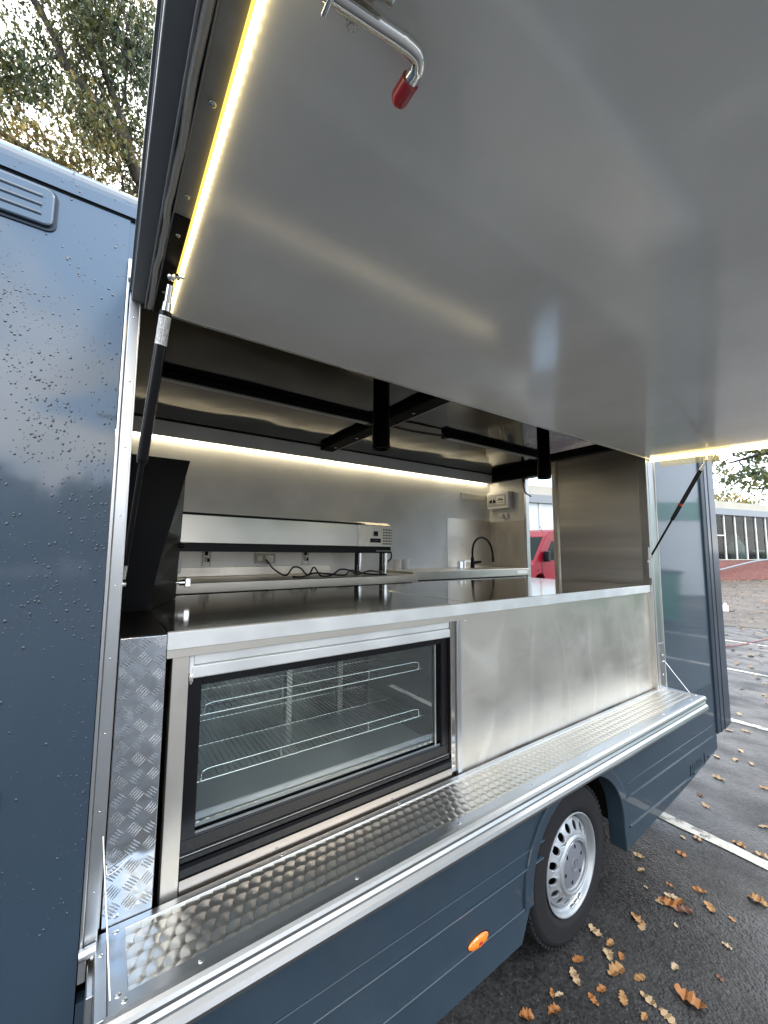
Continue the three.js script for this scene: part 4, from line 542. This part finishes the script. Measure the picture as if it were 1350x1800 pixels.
function limbTree(name, label, base, limbs, opt) {
  const t = thing(name, label, 'tree', [0, 0, 0], opt.group), wood = [], tips = [];
  const grow = (a, dir, len, r, depth) => { // wandering twig
    const pts = [a.clone()], d = dir.clone(), n = 4; let p = a.clone(); for (let i = 0; i < n; i++) { d.add(V(rr(-0.32, 0.32), rr(-0.25, 0.3), rr(-0.32, 0.32))).normalize(); p = p.clone().addScaledVector(d, len / n); pts.push(p); if (depth === 0 || i >= 2) tips.push([p.x, p.y, p.z, opt.tone(p)]); if (depth > 0 && i > 0 && rnd() < 0.8) { const nd = d.clone().add(V(rr(-1, 1), rr(-0.5, 0.8), rr(-1, 1))).normalize(); grow(p, nd, len * rr(0.45, 0.7), r * 0.5, depth - 1); } }
    wood.push(...taper(pts, r, r * 0.4, 5));
  };
  const taper = (pts, r0, r1, seg) => { const out = []; for (let i = 0; i < pts.length - 1; i++) { const f = i / (pts.length - 1), g = (i + 1) / (pts.length - 1); out.push(rod(pts[i].toArray(), pts[i + 1].toArray(), lerp(r0, r1, f), lerp(r0, r1, g), seg, false)); } return out; };
  for (const [pts, r0, r1, nb, bl] of limbs) {
    const cv = new THREE.CatmullRomCurve3(pts.map((p) => V(...p))), P = cv.getPoints(pts.length * 5); wood.push(...taper(P, r0, r1, 8));
    for (let i = 0; i < nb; i++) { const f = 0.15 + 0.85 * (i + rnd()) / nb, p = cv.getPoint(f), tg = cv.getTangent(f); grow(p, tg.add(V(rr(-1.1, 1.1), rr(-0.6, 0.9), rr(-1.1, 1.1))).normalize(), bl * rr(0.6, 1.2), lerp(r0, r1, f) * 0.35, opt.depth); }
  }
  part('trunk', wood, M.bark, t); crownOf(tips, opt.per, opt.spread, opt.size, opt.palette, t); return t;
}
const oakPal = [[0.05, 0.075, 0.04], [0.07, 0.1, 0.045], [0.1, 0.125, 0.05], [0.14, 0.15, 0.05], [0.2, 0.185, 0.055], [0.28, 0.215, 0.06], [0.2, 0.13, 0.055]];
limbTree('oak_tree', 'tall oak with yellowing leaves rising behind the van roof', null, [
  [[[3.4, 0, -9.6], [3.2, 4, -9.6], [2.6, 7.2, -9.4], [1.6, 8.9, -9.2]], 0.34, 0.2, 4, 1.6],
  [[[1.6, 8.9, -9.2], [0.2, 10.24, -9.0], [-0.35, 11.3, -9.0], [-1.26, 12.13, -9.0], [-1.55, 12.8, -9.1], [-2.6, 14.4, -9.3]], 0.16, 0.05, 10, 1.7],
  [[[0.1, 10.3, -9.0], [-0.25, 11.5, -9.0], [-0.64, 12.6, -9.1], [-1.08, 14, -9.2], [-1.1, 15.8, -9.4]], 0.1, 0.04, 9, 1.6],
  [[[1.6, 8.9, -9.2], [0.9, 10.4, -8.9], [0.62, 12, -8.8], [0.26, 13.4, -8.9], [-0.3, 13.6, -9.0], [-1.2, 14.9, -9.0]], 0.12, 0.04, 9, 1.5],
  [[[1.6, 8.9, -9.2], [0.4, 9.6, -9.3], [-1.0, 10.2, -9.6], [-2.2, 10.6, -9.8], [-3.4, 11.2, -10]], 0.12, 0.04, 10, 1.4],
  [[[2.6, 7.2, -9.4], [3.4, 9.6, -9.6], [4.1, 12, -9.8], [4.6, 14, -10]], 0.16, 0.05, 7, 1.7],
  [[[3.2, 4, -9.6], [4.8, 7, -9.2], [6.4, 9, -9], [7.4, 10.4, -8.8]], 0.16, 0.05, 7, 1.6],
], { depth: 2, per: 21, spread: 0.52, size: 0.12, palette: oakPal, tone: (p) => clamp(0.38 + 0.9 * (fbm(p.x * 0.9 + 5, p.y * 0.9, p.z * 0.9, 3) - 0.5) + (p.y < 11.2 ? 0.28 : 0)) });
limbTree('oak_tree', 'oak whose leafy bough hangs in from the right beyond the rear door', null, [
  [[[15.5, 0, 3.2], [15.4, 3, 3.1], [15.1, 5.4, 2.8], [14.8, 7.5, 2.4]], 0.3, 0.14, 4, 1.6],
  [[[15.2, 4.6, 2.9], [14.4, 5.4, 1.4], [13.5, 4.85, 0.1], [12.8, 4.3, -1.1], [12.45, 4.05, -1.95]], 0.13, 0.02, 16, 0.6],
  [[[14.2, 5.3, 1.2], [13.6, 4.4, 0.2], [13.0, 3.65, -0.75], [12.72, 3.35, -1.25]], 0.05, 0.012, 7, 0.4],
  [[[14.8, 7.5, 2.4], [13.6, 8.8, 1.2], [12.8, 9.4, 0]], 0.12, 0.03, 7, 1.5], [[[15.1, 5.4, 2.8], [16.6, 7.4, 3.6], [17.6, 8.8, 4.2]], 0.13, 0.03, 7, 1.5],
], { depth: 1, per: 9, spread: 0.26, size: 0.13, palette: oakPal, tone: (p) => clamp(0.3 + 0.8 * (fbm(p.x, p.y, p.z, 2) - 0.5)) });
{ // yellow-green tree beyond the far building; dark trees across the car park
  const palY = [[0.12, 0.15, 0.04], [0.2, 0.2, 0.05], [0.28, 0.25, 0.07], [0.3, 0.22, 0.08]], palD = [[0.03, 0.045, 0.025], [0.045, 0.06, 0.03], [0.07, 0.08, 0.035], [0.1, 0.09, 0.04]];
  const round = (name, lab, x, z, h, r, pal, n, per, size, group) => { const t = thing(name, lab, 'tree', [x, 0, z], group), tips = []; part('trunk', [rod([0, 0, 0], [0.2, h * 0.55, 0], 0.28, 0.16, 8), rod([0.2, h * 0.5, 0], [-1, h * 0.8, 0.6], 0.14, 0.05, 6), rod([0.2, h * 0.5, 0], [1.2, h * 0.82, -0.5], 0.14, 0.05, 6)], M.bark, t); for (let i = 0; i < n; i++) { const a = rr(0, 6.28), e = Math.acos(rr(-0.9, 1)), q = r * Math.cbrt(rr(0.15, 1)) * (0.75 + 0.5 * noise(a * 1.5, e * 2, h)); tips.push([Math.sin(e) * Math.cos(a) * q, h * 0.66 + Math.cos(e) * q * 0.85, Math.sin(e) * Math.sin(a) * q, rnd()]); } crownOf(tips, per, r * 0.22, size, pal, t); return t; };
  round('lime_tree', 'small yellow-green tree showing above the roof of the glazed building', 50.6, -12.4, 7.4, 3.4, palY, 170, 26, 0.32);
  const B = [[-15, 33, 5.8, 3.2], [-7, 36, 6.4, 3.6], [-0.5, 34, 5.4, 3.2], [-22, 29, 7, 4]], lab = ['dark tree across the car park, mirrored in the front panel, second from the gable', 'tallest dark tree across the car park behind the camera', 'dark rounded tree nearest the white warehouse across the car park', 'broad dark tree at the far end of the row across the car park'];
  B.forEach(([x, z, h, r], i) => round('dark_tree', lab[i], x, z, h, r, palD, 150, 20, 0.55, 'dark trees across the car park'));
}
{ // dense hedge behind the dark trees
  const t = thing('hedge', 'dense dark hedge along the far side of the car park, mirrored in the front panel', 'hedge'), tips = []; const st = [];
  for (let x = -46; x < 3; x += 0.9) { const z = 37 - Math.max(0, -x - 12) * 0.35; st.push(rod([x, 0, z], [x + 0.3, 2.2, z], 0.06, 0.03, 5)); for (let k = 0; k < 8; k++) tips.push([x + rr(-0.5, 0.5), rr(0.3, 3.4 + noise(x * 0.5, 2) * 1.2), z + rr(-0.7, 0.7), rnd()]); }
  part('stem', st, M.bark, t); crownOf(tips, 26, 0.7, 0.5, [[0.025, 0.035, 0.02], [0.04, 0.05, 0.026], [0.06, 0.06, 0.03]], t);
}
{ // fallen leaves
  const variants = []; for (let v = 0; v < 9; v++) { const g = leafG.clone(), p = g.attributes.position, c1 = rr(0.1, 1.7), c2 = rr(-0.7, 1.1), tw = rr(-0.5, 0.5), wd = rr(0.95, 1.35); for (let i = 0; i < p.count; i++) { const x = p.getX(i) * wd, y = p.getY(i), z = p.getZ(i); p.setXYZ(i, x + tw * 0.2 * y * y, y - 0.5, z * c1 + c2 * 0.25 * (y - 0.5) * (y - 0.5) + tw * x * (y - 0.3) * 0.8 + 0.05 * Math.sin(y * 14 + v)); } g.rotateX(-Math.PI / 2); g.translate(0, 0.02, 0); g.computeVertexNormals(); variants.push(clean(g)); }
  const veinT = tex(128, 128, (u, v) => { const k = 0.75 + 0.45 * (fbm(u * 6, v * 6, 3, 4, 6, 6) - 0.5); return [k, k * 0.97, k * 0.92]; }, false, 1);
  const cols = [[0.42, 0.225, 0.08], [0.46, 0.32, 0.18], [0.38, 0.15, 0.035], [0.15, 0.06, 0.035], [0.52, 0.4, 0.26]].map((c, i) => std('dry_leaf_' + 'abcde'[i], { color: lin(...c), map: veinT, roughness: 0.7, side: THREE.DoubleSide }));
  const D = [[2.63, 0.16, 1.1, 2], [2.65, 0.13, 1, 4], [2.6, 0.2, 1.15, 3], [2.58, 0.13, 1, 2], [2.56, 0.11, 0.7, 1], [2.33, 0.11, 1, 1], [2.345, 0.085, 0.9, 0], [2.1, 0, 0.9, 1], [2.1, 0.07, 0.7, 0], [1.9, 0.02, 0.7, 2], [1.81, 0.06, 1, 1], [1.99, 0.15, 1.15, 0], [2.08, 0.13, 0.6, 2], [2.04, 0.09, 0.7, 1], [2.05, 0.22, 0.75, 0], [1.86, 0.15, 0.6, 2], [1.9, 0.22, 0.85, 0], [1.98, 0.28, 0.8, 1], [1.79, 0.15, 0.65, 2], [1.67, 0.04, 0.5, 2], [1.69, 0.06, 0.6, 4], [1.62, 0.08, 0.75, 2], [1.51, 0.03, 0.8, 2], [1.98, 0.35, 0.9, 1], [1.9, 0.3, 0.6, 0], [2.13, 0.38, 1.35, 2], [2.74, 0.27, 0.85, 0], [2.82, 0.2, 0.9, 2], [2.73, 0.09, 0.5, 2], [3.46, 0.21, 0.9, 0], [3.45, 0.32, 1.2, 1], [3.0, 0.4, 1, 0], [3.06, 0.03, 0.9, 2], [2.71, -0.05, 0.7, 1], [2.82, -0.11, 0.8, 1], [3.77, -0.06, 0.9, 1], [4.3, -0.13, 1.3, 1], [3.82, 0.25, 0.9, 1], [3.3, 0.04, 0.8, 1], [3.24, -0.02, 0.5, 4], [2.23, 0.29, 0.6, 4], [2.34, 0.42, 0.5, 3], [2.55, 0.39, 0.5, 4], [2.47, 0.21, 0.4, 4], [2.75, 0.36, 0.45, 0], [2.6, 0.02, 0.4, 4], [4.43, 0.13, 0.9, 0], [4.83, -0.04, 0.9, 4], [4.81, -0.15, 0.9, 1], [5.06, -0.17, 1, 4], [6.18, -0.46, 1, 4], [5.52, -0.38, 1, 4], [5.64, -0.27, 1, 1], [3.89, -0.13, 0.7, 3], [4.73, -0.26, 0.8, 4], [7.27, -0.48, 1, 4], [6.6, 0.1, 1, 1], [6.9, -0.35, 1, 4], [5.2, 0.15, 1, 0], [7.9, -0.6, 1.1, 4], [8.2, -0.2, 1, 1], [6.3, -0.1, 0.9, 3]];
  const leaves = [];
  D.forEach(([x, z, s, c], i) => {
    const o = mesh(numbered('fallen_leaf'), variants[i % 9], cols[c], scene); o.position.set(x, 0.002, z); o.rotation.y = rr(0, 6.28); const k = s * 0.08 * rr(0.85, 1.1); o.scale.set(k * rr(0.8, 1.1), k * rr(0.5, 1.3), k);
    leaves.push([o, x, z, c, i]);
  });
  { // every leaf by its colour, its stretch of ground and its rank outward from the wheel
    const CN = ['orange-brown', 'tan', 'rusty', 'dark brown', 'pale buff'], ord = ['nearest', 'second nearest', 'third nearest', 'fourth nearest', 'fifth nearest', 'sixth nearest', 'seventh nearest', 'eighth nearest', 'ninth nearest'];
    const where = (x) => (x < 2.2 ? 'on asphalt in front of the wheel' : x < 3.33 ? 'between wheel and nearest bay line' : x < 5.85 ? 'between first and second bay lines' : 'beyond the second bay line'), cls = new Map();
    leaves.forEach((l) => { const k = l[4] < 5 ? 'in the small leaf heap beyond the wheel' : where(l[1]), key = CN[l[3]] + ' oak leaf ' + k; if (!cls.has(key)) cls.set(key, []); cls.get(key).push(l); });
    for (const [key, list] of cls) { list.sort((p, q) => Math.hypot(p[1] - 1.975, p[2]) - Math.hypot(q[1] - 1.975, q[2])); list.forEach((l, i) => tag(l[0], (l[4] === 25 ? 'large ' : '') + key + (list.length > 1 ? ', ' + ord[i] + ' the wheel' : ''), 'leaf', l[4] < 5 ? 'small heap of oak leaves' : 'scattered oak leaves on the asphalt')); }
  }
  const N = 7600, im = new THREE.InstancedMesh(leafS, M.dry_leaf_b, N), o = new THREE.Object3D(), c = new THREE.Color(); let k = 0; const wx = Math.cos(0.2199), wz = Math.sin(0.2199);
  while (k < N) {
    let x, z; if (rnd() < 0.92) { const s = rr(-8, 34), q = 0.3 + Math.pow(rnd(), 2.2) * 13; x = 18.8 + s * wx - q * wz; z = -11.55 + s * wz + q * wx; } else { x = rr(4.4, 22); z = rr(-7, 4); }
    const sc = rr(0.06, 0.11); o.position.set(x, 0.012 + rnd() * 0.01, z); o.rotation.set(-Math.PI / 2 + rr(-0.4, 0.4), rr(-0.3, 0.3), rr(0, 6.28)); o.scale.set(sc * 1.2, sc, sc); o.updateMatrix(); im.setMatrixAt(k, o.matrix); const f = rr(0.5, 1.25), t = rnd(); c.setRGB(f * 1.0, f * lerp(0.8, 1, t), f * lerp(0.5, 1, t)); im.setColorAt(k++, c);
  }
  im.name = 'leaf_litter'; tag(im, 'scattered dry leaves over the far asphalt and along the building', 'leaf litter', null, 'stuff'); scene.add(im);
  // hose and small marker
  const hs = part('hose', tube([[9.6, 0.014, -1.9], [10.4, 0.014, -1.61], [11.0, 0.014, -1.5], [11.9, 0.014, -1.37], [13.2, 0.014, -0.9]], 0.008, 60, 8), std('hose_red', { color: lin(0.2, 0.03, 0.03), roughness: 0.5 }), scene); tag(hs, 'thin red hose lying across the far bay lines', 'hose');
  const pc = part('pipe', tube([[27.4, 0.25, -9.35], [30, 0.4, -8.7], [33, 0.75, -8.0], [37.5, 1.35, -6.9], [43, 1.5, -5.6]], 0.06, 60, 8), M.fascia_grey, scene); tag(pc, 'pale pipe sagging along the brick base of the far building', 'pipe');
  const w = thing('white_canister', 'small white canister standing on the muddy strip by the open door edge', 'canister', [16.3, 0, -3.28]); w.scale.setScalar(0.55); part('canister', clean(new THREE.LatheGeometry([[0.001, 0], [0.13, 0], [0.15, 0.05], [0.15, 0.34], [0.07, 0.42], [0.05, 0.5], [0.001, 0.5]].map(([a, b]) => new THREE.Vector2(a, b)), 20)), M.white_plastic, w); part('spout', rod([0.05, 0.04, 0.1], [0.5, 0.03, 0.25], 0.03), M.black, w);
}
renderer.render(scene, camera);
